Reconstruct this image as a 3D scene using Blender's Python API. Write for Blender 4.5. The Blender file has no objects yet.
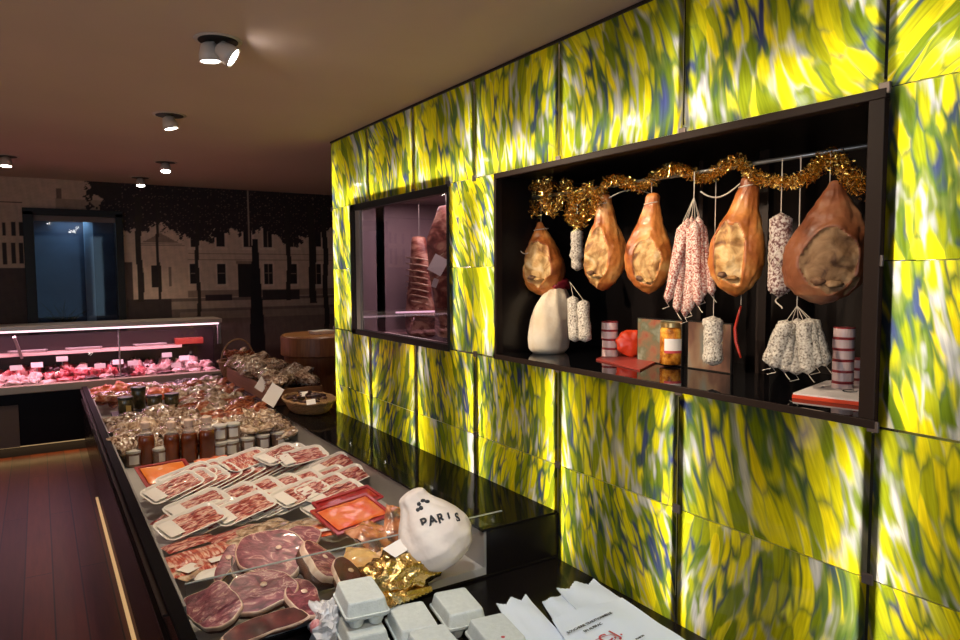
import bpy, math, random
import numpy as np
from mathutils import Vector, Matrix, Euler, noise as mnoise
random.seed(7)
PI = math.pi
sc = bpy.context.scene
COL = sc.collection

# ------------------------------------------------------------------ camera
F = 688.64; YAW, PIT, ROL = (math.radians(a) for a in (32.618, 4.021, -0.301))
CAM = Vector((-1.75, 0, 1.575))
fw = Vector((math.sin(YAW)*math.cos(PIT), math.cos(YAW)*math.cos(PIT), -math.sin(PIT)))
rt = Vector((math.cos(YAW), -math.sin(YAW), 0)); up = rt.cross(fw)
r2 = rt*math.cos(ROL)+up*math.sin(ROL); u2 = up*math.cos(ROL)-rt*math.sin(ROL)
cd = bpy.data.cameras.new('camera'); cam = bpy.data.objects.new('camera', cd); COL.objects.link(cam)
cd.sensor_width = 36; cd.lens = F*36/960; cd.clip_start = .05
cam.matrix_world = Matrix(((r2.x, u2.x, -fw.x, CAM.x), (r2.y, u2.y, -fw.y, CAM.y), (r2.z, u2.z, -fw.z, CAM.z), (0, 0, 0, 1)))
sc.camera = cam
def at(px, py, X=None, Y=None, Z=None):
    """measured position: the point of the plane X=, Y= or Z= seen at a pixel of the photograph"""
    d = fw*F + r2*(px-480) - u2*(py-320)
    t = (X-CAM.x)/d.x if X is not None else ((Y-CAM.y)/d.y if Y is not None else (Z-CAM.z)/d.z)
    return CAM + d*t
def mpp(p): return (Vector(p)-CAM).dot(fw)/F     # metres per pixel at p

# ------------------------------------------------------------------ mesh helpers
class MB:
    def __init__(s): s.v = []; s.f = []; s.m = []
    def add(s, vs, fs, mi=0, M=None):
        b = len(s.v)
        s.v += [tuple(M @ Vector(p)) if M is not None else tuple(p) for p in vs]
        s.f += [tuple(b+i for i in f) for f in fs]; s.m += [mi]*len(fs); return s
    def box(s, a, b, mi=0, M=None):
        x0, y0, z0 = a; x1, y1, z1 = b
        vs = [(x0,y0,z0),(x1,y0,z0),(x1,y1,z0),(x0,y1,z0),(x0,y0,z1),(x1,y0,z1),(x1,y1,z1),(x0,y1,z1)]
        return s.add(vs, [(3,2,1,0),(4,5,6,7),(0,1,5,4),(1,2,6,5),(2,3,7,6),(3,0,4,7)], mi, M)
    def rings(s, R, mi=0, M=None, cap=True, close=True):
        n = len(R[0]); vs = [p for r in R for p in r]; fs = []
        for i in range(len(R)-1):
            for j in range(n if close else n-1):
                k = (j+1) % n
                fs.append((i*n+j, i*n+k, (i+1)*n+k, (i+1)*n+j))
        if cap: fs.append(tuple(range(n-1, -1, -1))); fs.append(tuple((len(R)-1)*n+j for j in range(n)))
        return s.add(vs, fs, mi, M)
    def lathe(s, prof, n=20, mi=0, M=None, c=(0,0,0)):
        return s.rings([[(c[0]+r*math.cos(2*PI*j/n), c[1]+r*math.sin(2*PI*j/n), c[2]+z) for j in range(n)] for r, z in prof], mi, M)
    def tube(s, pts, r, n=8, mi=0, M=None):
        pts = [Vector(p) for p in pts]; R = []
        for i, p in enumerate(pts):
            d = (pts[min(i+1, len(pts)-1)]-pts[max(i-1, 0)]).normalized()
            a = d.orthogonal().normalized() if i == 0 else (a - d*a.dot(d)).normalized()
            b = d.cross(a); rr = r(i/(len(pts)-1)) if callable(r) else r
            R.append([tuple(p+(a*math.cos(2*PI*j/n)+b*math.sin(2*PI*j/n))*rr) for j in range(n)])
        return s.rings(R, mi, M)
    def rrect(s, secs, mi=0, M=None, k=5, cap=True):
        """loft of rounded rectangles (half_w, half_h, radius, z)"""
        R = []
        for w, h, r, z in secs:
            ring = []
            for q, (sx, sy) in enumerate(((1,1),(-1,1),(-1,-1),(1,-1))):
                for i in range(k+1):
                    a = (q + i/k)*PI/2
                    ring.append((sx*(w-r)+r*math.cos(a), sy*(h-r)+r*math.sin(a), z))
            R.append(ring)
        return s.rings(R, mi, M, cap)
    def build(s, name, mats, parent=None, smooth=False, world=True, bevel=0, sub=0):
        me = bpy.data.meshes.new(name)
        vs = s.v
        if parent is not None and world:
            Mi = parent_world(parent).inverted(); vs = [tuple(Mi @ Vector(p)) for p in vs]
        me.from_pydata(vs, [], s.f); me.update()
        if not isinstance(mats, (list, tuple)): mats = [mats]
        for m in mats: me.materials.append(m)
        if len(mats) > 1: me.polygons.foreach_set('material_index', s.m)
        if smooth: me.polygons.foreach_set('use_smooth', [True]*len(me.polygons))
        o = bpy.data.objects.new(name, me); COL.objects.link(o)
        if parent is not None: o.parent = parent
        if bevel:
            b = o.modifiers.new('bevel', 'BEVEL'); b.width = bevel; b.segments = 2; b.limit_method = 'ANGLE'
        if sub:
            b = o.modifiers.new('sub', 'SUBSURF'); b.levels = sub; b.render_levels = sub
        return o
def parent_world(o):
    M = Matrix.LocRotScale(o.location, o.rotation_euler, o.scale)
    return parent_world(o.parent) @ M if o.parent else M
def tag(o, label=None, cat=None, group=None, kind=None):
    if label: o['label'] = label
    if cat: o['category'] = cat
    if group: o['group'] = group
    if kind: o['kind'] = kind
    return o
def thing(name, label, cat, loc=(0,0,0), rot=(0,0,0), group=None):
    o = bpy.data.objects.new(name, None); COL.objects.link(o); o.empty_display_size = .05
    o.location = loc; o.rotation_euler = rot
    return tag(o, label, cat, group)
def struct(o): o['kind'] = 'structure'; return o
def dup(o, label=None, loc=None, rot=None, scale=None, group=None, parent=None):
    c = o.copy(); COL.objects.link(c)
    if parent is not None: c.parent = parent
    for ch in o.children: dup(ch, parent=c)
    if label: c['label'] = label
    if group: c['group'] = group
    if loc is not None: c.location = loc
    if rot is not None: c.rotation_euler = rot
    if scale is not None: c.scale = scale
    return c
def nz(x, y, z, s=1.): return mnoise.noise(Vector((x*s, y*s, z*s)))
ORD = ['first','second','third','fourth','fifth','sixth','seventh','eighth','ninth','tenth','eleventh','twelfth','thirteenth','fourteenth','fifteenth','sixteenth','seventeenth','eighteenth','nineteenth','twentieth']

# ------------------------------------------------------------------ materials
def newmat(name):
    m = bpy.data.materials.new(name); m.use_nodes = True; nt = m.node_tree; nt.nodes.clear()
    out = nt.nodes.new('ShaderNodeOutputMaterial'); return m, nt, out
def ramp(nt, stops, fac):
    r = nt.nodes.new('ShaderNodeValToRGB'); e = r.color_ramp.elements
    while len(e) < len(stops): e.new(.5)
    for q, (p, c) in enumerate(stops): e[q].position = p; e[q].color = (*c, 1)
    nt.links.new(fac, r.inputs[0]); return r.outputs[0]
def pmat(name, col, rough=.5, metal=0, col2=None, scale=20, stretch=(1,1,1), bump=0, spec=.5, coat=0, stops=None, trans=0, alpha=1, emit=None, es=0, detail=4, distort=0, bscale=None, sss=0):
    m, nt, out = newmat(name); N = nt.nodes.new; L = nt.links.new
    b = N('ShaderNodeBsdfPrincipled'); L(b.outputs[0], out.inputs[0])
    b.inputs['Base Color'].default_value = (*col, 1); b.inputs['Roughness'].default_value = rough
    b.inputs['Metallic'].default_value = metal; b.inputs['Specular IOR Level'].default_value = spec
    b.inputs['Coat Weight'].default_value = coat; b.inputs['Coat Roughness'].default_value = .08
    b.inputs['Transmission Weight'].default_value = trans; b.inputs['Alpha'].default_value = alpha
    if sss: b.inputs['Subsurface Weight'].default_value = sss; b.inputs['Subsurface Scale'].default_value = .01
    if emit: b.inputs['Emission Color'].default_value = (*emit, 1); b.inputs['Emission Strength'].default_value = es
    if col2 or stops or bump:
        tc = N('ShaderNodeTexCoord'); mp = N('ShaderNodeMapping'); mp.inputs['Scale'].default_value = stretch
        L(tc.outputs['Object'], mp.inputs[0])
        ob = N('ShaderNodeObjectInfo'); ad = N('ShaderNodeVectorMath'); ad.operation = 'ADD'
        ml = N('ShaderNodeMath'); ml.operation = 'MULTIPLY'; ml.inputs[1].default_value = 37
        L(ob.outputs['Random'], ml.inputs[0]); L(mp.outputs[0], ad.inputs[0]); L(ml.outputs[0], ad.inputs[1])
        n = N('ShaderNodeTexNoise'); n.inputs['Scale'].default_value = scale; n.inputs['Detail'].default_value = detail
        n.inputs['Distortion'].default_value = distort; L(ad.outputs[0], n.inputs['Vector'])
        if col2 or stops:
            L(ramp(nt, stops or [(.35, col), (.65, col2)], n.outputs[0]), b.inputs['Base Color'])
        if bump:
            n2 = N('ShaderNodeTexNoise'); n2.inputs['Scale'].default_value = bscale or scale; L(ad.outputs[0], n2.inputs['Vector'])
            bp = N('ShaderNodeBump'); bp.inputs['Strength'].default_value = bump; bp.inputs['Distance'].default_value = .01
            L(n2.outputs[0], bp.inputs['Height']); L(bp.outputs[0], b.inputs['Normal'])
    return m
M = {}
M['black'] = pmat('black_lacquer', (.008,.006,.006), .25, spec=.2)
M['blackmat'] = pmat('black_satin', (.010,.009,.009), .45, spec=.3)
M['blackgloss'] = pmat('black_glass_top', (.004,.004,.005), .03, spec=.5)
M['ledge'] = pmat('black_ledge_top', (.006,.005,.005), .07, spec=.05)
M['rimblack'] = pmat('black_rim', (.006,.005,.005), .5, spec=.03)
M['darkbrown'] = pmat('dark_bronze_steel', (.022,.013,.010), .5, spec=.2)
M['steel'] = pmat('brushed_steel', (.42,.40,.37), .33, metal=.85, bump=.03, scale=60, stretch=(1,30,1))
M['steelm'] = pmat('grey_steel_sheet', (.36,.34,.32), .5, metal=.4, col2=(.30,.285,.27), scale=4)
M['whitesteel'] = pmat('white_enamel', (.72,.70,.66), .3)
M['ceil'] = pmat('ceiling_paint', (.66,.50,.43), .85, col2=(.63,.475,.41), scale=1.5)
M['white'] = pmat('white_plastic', (.75,.73,.70), .4)
M['foam'] = pmat('white_foam_tray', (.80,.77,.72), .45, coat=.3)
M['egg'] = pmat('pale_moulded_pulp', (.64,.68,.66), .9, col2=(.58,.62,.60), scale=60, bump=.25, bscale=220)
M['paper'] = pmat('white_paper_bag', (.80,.88,1.0), .75, bump=.25, scale=12)
M['card'] = pmat('price_card', (.80,.76,.72), .6)
M['ink'] = pmat('dark_ink', (.03,.03,.035), .7)
M['redink'] = pmat('red_ink', (.5,.05,.06), .7)
M['floorplug'] = None
# sliced and cut meats
M['meat'] = pmat('cured_ham_meat', (.2,.03,.04), .40, scale=13, stretch=(1,2.2,1), distort=1.6, coat=.25, detail=7,
    stops=[(.28,(.06,.008,.014)),(.42,(.14,.022,.036)),(.53,(.25,.055,.075)),(.585,(.34,.11,.12)),(.61,(.62,.36,.30)),(.64,(.30,.08,.09)),(.75,(.18,.03,.045))], bump=.25, bscale=70)
M['meatdry'] = pmat('dark_cured_meat', (.1,.02,.02), .4, scale=14, coat=.3, stops=[(.35,(.03,.006,.006)),(.6,(.12,.02,.02)),(.75,(.25,.07,.05))], bump=.3)
M['fat'] = pmat('ham_fat', (.82,.62,.47), .4, col2=(.64,.38,.26), scale=30, coat=.3)
M['rind'] = pmat('ham_rind', (.13,.045,.022), .5, col2=(.05,.016,.010), scale=12, bump=.3, coat=.2)
M['slices'] = pmat('sliced_ham', (.5,.1,.1), .35, scale=34, stretch=(.7,3.2,1), distort=.6, coat=.6, detail=3,
    stops=[(.34,(.13,.012,.012)),(.44,(.32,.04,.035)),(.52,(.50,.15,.12)),(.59,(.76,.52,.44)),(.70,(.60,.28,.22))])
M['bacon'] = pmat('sliced_bacon', (.5,.1,.1), .3, scale=22, stretch=(5,1,1), coat=.6,
    stops=[(.38,(.35,.04,.03)),(.5,(.60,.16,.10)),(.6,(.78,.55,.45))])
M['salmon'] = pmat('smoked_salmon', (.8,.18,.06), .3, scale=18, stretch=(1,4,1), coat=.5, stops=[(.35,(.62,.07,.03)),(.55,(.85,.22,.08)),(.7,(.9,.42,.25))])
M['redpack'] = pmat('red_packaging', (.42,.02,.02), .3, col2=(.30,.012,.015), scale=6, coat=.5)
M['orange'] = pmat('orange_packaging', (.95,.33,.03), .3, col2=(.85,.19,.02), scale=7, coat=.5)
M['orangered'] = pmat('orange_red_packaging', (.72,.08,.02), .25, col2=(.80,.22,.08), scale=14, coat=.6)
M['honey'] = pmat('amber_liquid', (.20,.036,.005), .12, col2=(.11,.018,.003), scale=9, coat=.5, emit=None)
M['clearplastic'] = pmat('clear_plastic', (.75,.68,.6), .1, alpha=.35, coat=1)
M['capbeige'] = pmat('beige_cap', (.80,.58,.45), .4)
M['lidwhite'] = pmat('pale_lid', (.62,.60,.55), .35)
M['pate'] = pmat('potted_meat', (.30,.17,.11), .3, col2=(.19,.10,.065), scale=50, coat=1)
M['olive'] = pmat('green_pickle', (.10,.085,.035), .25, col2=(.19,.15,.06), scale=60, coat=1)
M['darklid'] = pmat('dark_green_lid', (.05,.05,.035), .3)
M['bag'] = pmat('frosted_bag_of_charcuterie', (.4,.3,.2), .22, scale=38, coat=.9, detail=5, distort=1, bump=.6, bscale=34,
    stops=[(.34,(.07,.035,.022)),(.46,(.24,.14,.09)),(.56,(.44,.31,.22)),(.68,(.75,.66,.56))])
M['bagred'] = pmat('vacuum_pack_of_red_sausage', (.4,.1,.05), .2, scale=30, coat=1, stretch=(1,3,1), distort=.8, bump=.5, bscale=26,
    stops=[(.34,(.10,.018,.008)),(.48,(.32,.07,.03)),(.6,(.46,.17,.08)),(.72,(.66,.42,.30))])
M['bagpale'] = pmat('clear_bag_of_pale_biscuits', (.6,.4,.3), .2, scale=26, coat=1, bump=.5, bscale=30, distort=.6,
    stops=[(.36,(.20,.12,.08)),(.5,(.50,.34,.22)),(.62,(.74,.60,.46))])
M['bagdark'] = pmat('dark_dried_sausage', (.06,.03,.025), .35, scale=30, coat=.4, stops=[(.4,(.022,.009,.010)),(.6,(.09,.035,.03)),(.75,(.25,.15,.12))], bump=.4)
M['gold'] = pmat('gold_foil', (.85,.62,.26), .27, metal=1, col2=(.70,.42,.12), scale=9, bump=1, bscale=38, detail=3)
M['tinsel'] = pmat('gold_tinsel', (.95,.62,.16), .20, metal=1)
M['amberfilm'] = pmat('amber_film_pack', (.62,.26,.07), .2, col2=(.80,.50,.20), scale=10, coat=1, bump=.8, bscale=14)
M['rust'] = pmat('rust_pack', (.50,.13,.04), .25, scale=11, coat=1, bump=.8, bscale=16, stops=[(.4,(.10,.06,.05)),(.5,(.45,.15,.06)),(.65,(.72,.36,.20))])
M['cloth'] = pmat('white_muslin', (.78,.70,.64), .8, col2=(.70,.60,.54), scale=8, bump=.9, bscale=18)
M['clothwarm'] = pmat('cream_muslin', (.88,.80,.66), .8, col2=(.70,.56,.38), scale=8, bump=.6, bscale=20)
M['wicker'] = pmat('wicker', (.42,.24,.10), .6, col2=(.22,.11,.045), scale=90, stretch=(1,1,3), bump=.8, bscale=90)
M['crate'] = pmat('brown_crate_wood', (.24,.10,.04), .5, col2=(.17,.065,.028), scale=10, stretch=(1,.2,6), bump=.1)
M['oak'] = pmat('round_block_wood', (.30,.115,.045), .4, col2=(.22,.075,.030), scale=14, stretch=(5,5,.4), bump=.05)
M['oaktop'] = pmat('block_top_wood', (.48,.22,.08), .35, col2=(.40,.17,.06), scale=14, stretch=(5,.6,1))
# hams and sausages
M['hamskin'] = pmat('cured_ham_skin', (.4,.12,.03), .38, scale=9, coat=.35, detail=7, distort=.7, bump=.5, bscale=26,
    stops=[(.30,(.16,.035,.008)),(.44,(.42,.115,.022)),(.56,(.64,.23,.05)),(.68,(.74,.40,.13))])
M['hamskin2'] = pmat('ruddy_ham_skin', (.4,.12,.05), .45, scale=8, coat=.2, detail=7, distort=.7, bump=.5, bscale=26,
    stops=[(.26,(.10,.028,.012)),(.44,(.25,.075,.028)),(.58,(.36,.125,.050)),(.74,(.42,.20,.09))])
M['hamface'] = pmat('larded_ham_face', (.6,.35,.12), .6, scale=16, detail=8, distort=1.2, bump=.9, bscale=34,
    stops=[(.32,(.20,.075,.022)),(.44,(.48,.24,.07)),(.56,(.72,.45,.17)),(.68,(.82,.60,.32))])
M['hamface2'] = pmat('brown_larded_ham_face', (.4,.24,.12), .7, scale=20, detail=8, distort=1.2, bump=.9, bscale=34,
    stops=[(.28,(.10,.045,.020)),(.42,(.24,.125,.052)),(.6,(.36,.21,.10)),(.74,(.46,.30,.16))])
M['bone'] = pmat('dark_bone_hollow', (.09,.035,.018), .6, col2=(.28,.14,.06), scale=40, bump=.5)
M['salami'] = pmat('floured_pink_sausage', (.7,.4,.35), .6, scale=170, detail=3, bump=.5, bscale=80,
    stops=[(.38,(.36,.07,.055)),(.48,(.60,.30,.24)),(.56,(.78,.64,.56)),(.7,(.84,.74,.66))])
M['drywhite'] = pmat('white_mould_sausage', (.6,.55,.45), .75, scale=150, detail=4, bump=.6, bscale=70,
    stops=[(.33,(.10,.075,.055)),(.43,(.40,.35,.29)),(.55,(.62,.57,.49)),(.7,(.74,.70,.62))])
M['netsal'] = pmat('netted_sausage', (.6,.5,.45), .65, scale=120, detail=3, bump=.6, bscale=60,
    stops=[(.40,(.13,.05,.045)),(.48,(.36,.22,.19)),(.56,(.66,.58,.52)),(.7,(.72,.65,.58))])
M['string'] = pmat('string', (.62,.54,.44), .8)
M['chili'] = pmat('red_dried_chili', (.42,.03,.012), .3, coat=.5)
M['tin'] = pmat('pale_tin', (.74,.56,.54), .35, coat=.3)
M['tinred'] = pmat('red_tin_band', (.40,.04,.05), .35, coat=.4)
M['redwax'] = pmat('orange_red_wax', (.80,.07,.02), .35, col2=(.60,.04,.012), scale=9, coat=.4, bump=.8, bscale=14)
M['peach'] = pmat('golden_preserve', (.70,.28,.03), .15, scale=34, coat=1, stops=[(.38,(.24,.07,.01)),(.52,(.60,.22,.02)),(.68,(.82,.48,.07))], bump=.3)
M['pinkmeat'] = pmat('fresh_meat', (.5,.05,.06), .35, scale=16, coat=.5, stops=[(.36,(.22,.012,.022)),(.52,(.50,.06,.07)),(.64,(.75,.35,.33))], bump=.4)
M['palemeat'] = pmat('pale_cut', (.7,.5,.48), .35, scale=14, coat=.5, stops=[(.36,(.42,.18,.18)),(.55,(.72,.50,.46)),(.7,(.85,.72,.66))], bump=.4)
M['darkmeat'] = pmat('dark_sausage', (.08,.02,.02), .3, scale=14, coat=.5, stops=[(.4,(.04,.012,.014)),(.65,(.16,.05,.05))], bump=.3)
M['redfolder'] = pmat('red_folder', (.75,.07,.02), .45)
M['ringbook'] = pmat('white_sheet', (.82,.76,.74), .6)
M['beef'] = pmat('aged_beef_ribs', (.3,.06,.04), .45, scale=6, stretch=(1,1,2.5), distort=1.5, coat=.2, bump=.6, bscale=12, detail=6,
    stops=[(.36,(.10,.018,.014)),(.5,(.26,.07,.05)),(.62,(.50,.26,.18))])
M['coolroom'] = pmat('cool_room_wall', (.30,.22,.24), .4, col2=(.24,.175,.20), scale=3)
M['led'] = pmat('led_diffuser', (.9,.8,.8), .4, emit=(1,.66,.76), es=2.2)
M['amberled'] = pmat('warm_led_profile', (.5,.35,.15), .5, emit=(1,.64,.30), es=.42)
M['lamp'] = pmat('halogen_lens', (1,1,1), .3, emit=(1,.93,.85), es=30)
M['lampbody'] = pmat('white_lamp_body', (.62,.52,.44), .35)
M['bluerefl'] = pmat('blue_reflection', (.05,.10,.16), .5, col2=(.035,.07,.12), scale=5)  # blue of reflected daylight put into the wall colour
M['reflpost'] = pmat('pale_blue_reflection', (.25,.45,.62), .5)  # pale strip of the reflection put into the post colour
M['green'] = pmat('dark_plant', (.02,.03,.015), .6)
def glassmat(name, tint=(1,1,1), refl=.12, fr=1.45):
    m, nt, out = newmat(name); N = nt.nodes.new; L = nt.links.new
    t = N('ShaderNodeBsdfTransparent'); t.inputs[0].default_value = (*tint, 1)
    g = N('ShaderNodeBsdfGlossy'); g.inputs['Roughness'].default_value = .03; g.inputs[0].default_value = (1,1,1,1)
    f = N('ShaderNodeFresnel'); f.inputs[0].default_value = fr
    ge = N('ShaderNodeNewGeometry'); iv = N('ShaderNodeMath'); iv.operation = 'SUBTRACT'; iv.inputs[0].default_value = 1; L(ge.outputs['Backfacing'], iv.inputs[1])
    mx = N('ShaderNodeMath'); mx.operation = 'MULTIPLY'; L(f.outputs[0], mx.inputs[0]); L(iv.outputs[0], mx.inputs[1])
    s = N('ShaderNodeMixShader'); L(mx.outputs[0], s.inputs[0]); L(t.outputs[0], s.inputs[1]); L(g.outputs[0], s.inputs[2]); L(s.outputs[0], out.inputs[0])
    return m
M['glass'] = glassmat('clear_glass', (.93,.95,.94))
M['glassdark'] = glassmat('smoked_glass', (.80,.76,.78), fr=1.5)
M['edge'] = pmat('glass_edge', (.30,.32,.30), .2)
M['clearback'] = glassmat('clear_interlayer', (1,1,1), 0, 1.01)

def glass_panel_mat():
    """fused art glass, brushed dabs of yellow and green on white and blue; light comes through from behind"""
    m, nt, out = newmat('fused_art_glass'); N = nt.nodes.new; L = nt.links.new
    def val(op, a, b=None, c=None):
        n = N('ShaderNodeMath'); n.operation = op
        for i, x in enumerate((a, b, c)):
            if x is None: continue
            if isinstance(x, (int, float)): n.inputs[i].default_value = x
            else: L(x, n.inputs[i])
        return n.outputs[0]
    tc = N('ShaderNodeTexCoord'); ob = N('ShaderNodeObjectInfo'); rnd = ob.outputs['Random']
    sp = N('ShaderNodeSeparateXYZ'); L(tc.outputs['Object'], sp.inputs[0])
    r37 = val('MULTIPLY', rnd, 37.); r91 = val('FRACT', val('MULTIPLY', rnd, 91.7)); r53 = val('FRACT', val('MULTIPLY', rnd, 531.3))
    u = sp.outputs[1]; v = sp.outputs[2]
    # low-frequency swirl field
    cx = N('ShaderNodeCombineXYZ'); L(val('ADD', u, r37), cx.inputs[0]); L(v, cx.inputs[1]); L(r37, cx.inputs[2])
    n1 = N('ShaderNodeTexNoise'); n1.inputs['Scale'].default_value = 1.3; n1.inputs['Detail'].default_value = 1; L(cx.outputs[0], n1.inputs[0])
    # direction of the dabs: about vertical, each panel its own lean, bending across the panel
    ang = val('ADD', val('MULTIPLY', val('SUBTRACT', r91, .42), 1.1), val('MULTIPLY', val('SUBTRACT', n1.outputs[0], .5), 1.3))
    ca, sa = val('COSINE', ang), val('SINE', ang)
    uu = val('ADD', val('MULTIPLY', u, ca), val('MULTIPLY', v, sa))
    vv = val('SUBTRACT', val('MULTIPLY', v, ca), val('MULTIPLY', u, sa))
    den = val('ADD', 22., val('MULTIPLY', r53, 16.))
    c2 = N('ShaderNodeCombineXYZ'); L(val('MULTIPLY', uu, den), c2.inputs[0]); L(val('MULTIPLY', vv, val('MULTIPLY', den, .26)), c2.inputs[1]); L(r37, c2.inputs[2])
    # wobble
    nw = N('ShaderNodeTexNoise'); nw.inputs['Scale'].default_value = .9; nw.inputs['Detail'].default_value = 2; L(c2.outputs[0], nw.inputs[0])
    vm = N('ShaderNodeVectorMath'); vm.operation = 'MULTIPLY_ADD'; L(nw.outputs['Color'], vm.inputs[0]); vm.inputs[1].default_value = (.9,.9,0); L(c2.outputs[0], vm.inputs[2])
    v1 = N('ShaderNodeTexVoronoi'); v1.voronoi_dimensions = '2D'; v1.feature = 'SMOOTH_F1'; v1.inputs['Smoothness'].default_value = .25; v1.inputs['Scale'].default_value = 1; L(vm.outputs[0], v1.inputs[0])
    v2 = N('ShaderNodeTexVoronoi'); v2.voronoi_dimensions = '2D'; v2.feature = 'DISTANCE_TO_EDGE'; v2.inputs['Scale'].default_value = 1; L(vm.outputs[0], v2.inputs[0])
    sr = N('ShaderNodeSeparateColor'); L(v1.outputs['Color'], sr.inputs[0])
    dab = ramp(nt, [(.0,(.10,.16,.012)),(.24,(.27,.31,.012)),(.40,(.54,.50,.012)),(.62,(.88,.75,.012)),(.88,(.88,.68,.010)),(1,(.74,.72,.04))], sr.outputs[0])
    # ground between dabs
    n3 = N('ShaderNodeTexNoise'); n3.inputs['Scale'].default_value = .55; n3.inputs['Detail'].default_value = 2; L(c2.outputs[0], n3.inputs[0])
    ground = ramp(nt, [(.30,(.05,.06,.20)),(.40,(.06,.09,.12)),(.47,(.10,.16,.03)),(.53,(.20,.24,.06)),(.59,(.42,.41,.44)),(.72,(.80,.74,.68))], n3.outputs[0])
    # where the dabs thin out, more ground shows
    n4 = N('ShaderNodeTexNoise'); n4.inputs['Scale'].default_value = .35; n4.inputs['Detail'].default_value = 1; L(c2.outputs[0], n4.inputs[0])
    th = val('MULTIPLY', val('SUBTRACT', n4.outputs[0], .40), 1.25)
    mr = N('ShaderNodeMapRange'); mr.interpolation_type = 'SMOOTHSTEP'; L(v2.outputs['Distance'], mr.inputs[0])
    L(val('SUBTRACT', th, .17), mr.inputs[1]); L(val('ADD', th, .17), mr.inputs[2])
    mx = N('ShaderNodeMix'); mx.data_type = 'RGBA'; L(mr.outputs[0], mx.inputs[0]); L(ground, mx.inputs[6]); L(dab, mx.inputs[7])
    # fine streaks along the dabs
    c3 = N('ShaderNodeCombineXYZ'); L(val('MULTIPLY', uu, 130.), c3.inputs[0]); L(val('MULTIPLY', vv, 9.), c3.inputs[1]); L(r37, c3.inputs[2])
    n5 = N('ShaderNodeTexNoise'); n5.inputs['Scale'].default_value = 1; n5.inputs['Detail'].default_value = 2; L(c3.outputs[0], n5.inputs[0])
    m5 = N('ShaderNodeMapRange'); L(n5.outputs[0], m5.inputs[0]); m5.inputs[1].default_value = .3; m5.inputs[2].default_value = .7; m5.inputs[3].default_value = .72; m5.inputs[4].default_value = 1.08
    vs = N('ShaderNodeVectorMath'); vs.operation = 'SCALE'; L(mx.outputs[2], vs.inputs[0]); L(m5.outputs[0], vs.inputs['Scale'])
    t = N('ShaderNodeBsdfTranslucent'); L(vs.outputs[0], t.inputs[0])
    g = N('ShaderNodeBsdfGlossy'); g.inputs['Roughness'].default_value = .06
    f = N('ShaderNodeFresnel'); f.inputs[0].default_value = 1.4
    s = N('ShaderNodeMixShader'); L(val('MULTIPLY', f.outputs[0], .6), s.inputs[0]); L(t.outputs[0], s.inputs[1]); L(g.outputs[0], s.inputs[2]); L(s.outputs[0], out.inputs[0])
    return m
M['panel'] = glass_panel_mat()

def floor_mat():
    m, nt, out = newmat('dark_plank_floor'); N = nt.nodes.new; L = nt.links.new
    tc = N('ShaderNodeTexCoord'); sp = N('ShaderNodeSeparateXYZ'); L(tc.outputs['Object'], sp.inputs[0])
    mp = N('ShaderNodeMapping'); mp.inputs['Rotation'].default_value = (0,0,PI/2); L(tc.outputs['Object'], mp.inputs[0])
    br = N('ShaderNodeTexBrick'); br.inputs['Scale'].default_value = 1; br.inputs['Brick Width'].default_value = 2.1; br.inputs['Row Height'].default_value = .125
    br.inputs['Mortar Size'].default_value = .0035; br.inputs['Color1'].default_value = (.045,.010,.004,1); br.inputs['Color2'].default_value = (.100,.024,.008,1)
    br.inputs['Mortar'].default_value = (.008,.003,.002,1); L(mp.outputs[0], br.inputs[0])
    n = N('ShaderNodeTexNoise'); m2 = N('ShaderNodeMapping'); m2.inputs['Scale'].default_value = (30,2,1); L(tc.outputs['Object'], m2.inputs[0]); L(m2.outputs[0], n.inputs[0]); n.inputs['Scale'].default_value = 1.5; n.inputs['Detail'].default_value = 5
    mr = N('ShaderNodeMapRange'); L(n.outputs[0], mr.inputs[0]); mr.inputs[3].default_value = .5; mr.inputs[4].default_value = 1.5
    vs = N('ShaderNodeVectorMath'); vs.operation = 'SCALE'; L(br.outputs[0], vs.inputs[0]); L(mr.outputs[0], vs.inputs['Scale'])
    b = N('ShaderNodeBsdfPrincipled'); L(vs.outputs[0], b.inputs['Base Color']); b.inputs['Roughness'].default_value = .45; b.inputs['Specular IOR Level'].default_value = .3
    bp = N('ShaderNodeBump'); bp.inputs['Strength'].default_value = .25; bp.inputs['Distance'].default_value = .004; L(br.outputs['Fac'], bp.inputs['Height']); bp.invert = True
    L(bp.outputs[0], b.inputs['Normal']); L(b.outputs[0], out.inputs[0]); return m
M['floor'] = floor_mat()

# ------------------------------------------------------------------ levels measured from the photograph
YB = 7.79; XL = -4.6; YF = -2.2; XR = 2.6
ZT = 2.476; ZA = 2.0125; ZM = 1.5965; ZB = 1.185; ZC = .7915; ZD = .40
W = .6214; Y0 = 4.63
jy = [Y0 - W*j for j in range(0, 11)]

struct(MB().box((XL-.1,YF-.1,-.1),(XR+.1,YB+.5,0)).build('floor', M['floor']))
struct(MB().box((XL-.1,YF-.1,ZT),(XR+.1,YB+.5,ZT+.1)).build('ceiling', M['ceil']))
M['plaster'] = pmat('dark_plaster', (.16,.11,.085), .8)
struct(MB().box((XL-.1,YF-.1,0),(XL,YB+.5,ZT)).build('wall_left', M['plaster']))
struct(MB().box((XL,YF-.1,0),(XR,YF,ZT)).build('wall_front', M['plaster']))
struct(MB().box((XR,YF-.1,0),(XR+.1,YB+.5,ZT)).build('wall_far_right', M['plaster']))

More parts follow.
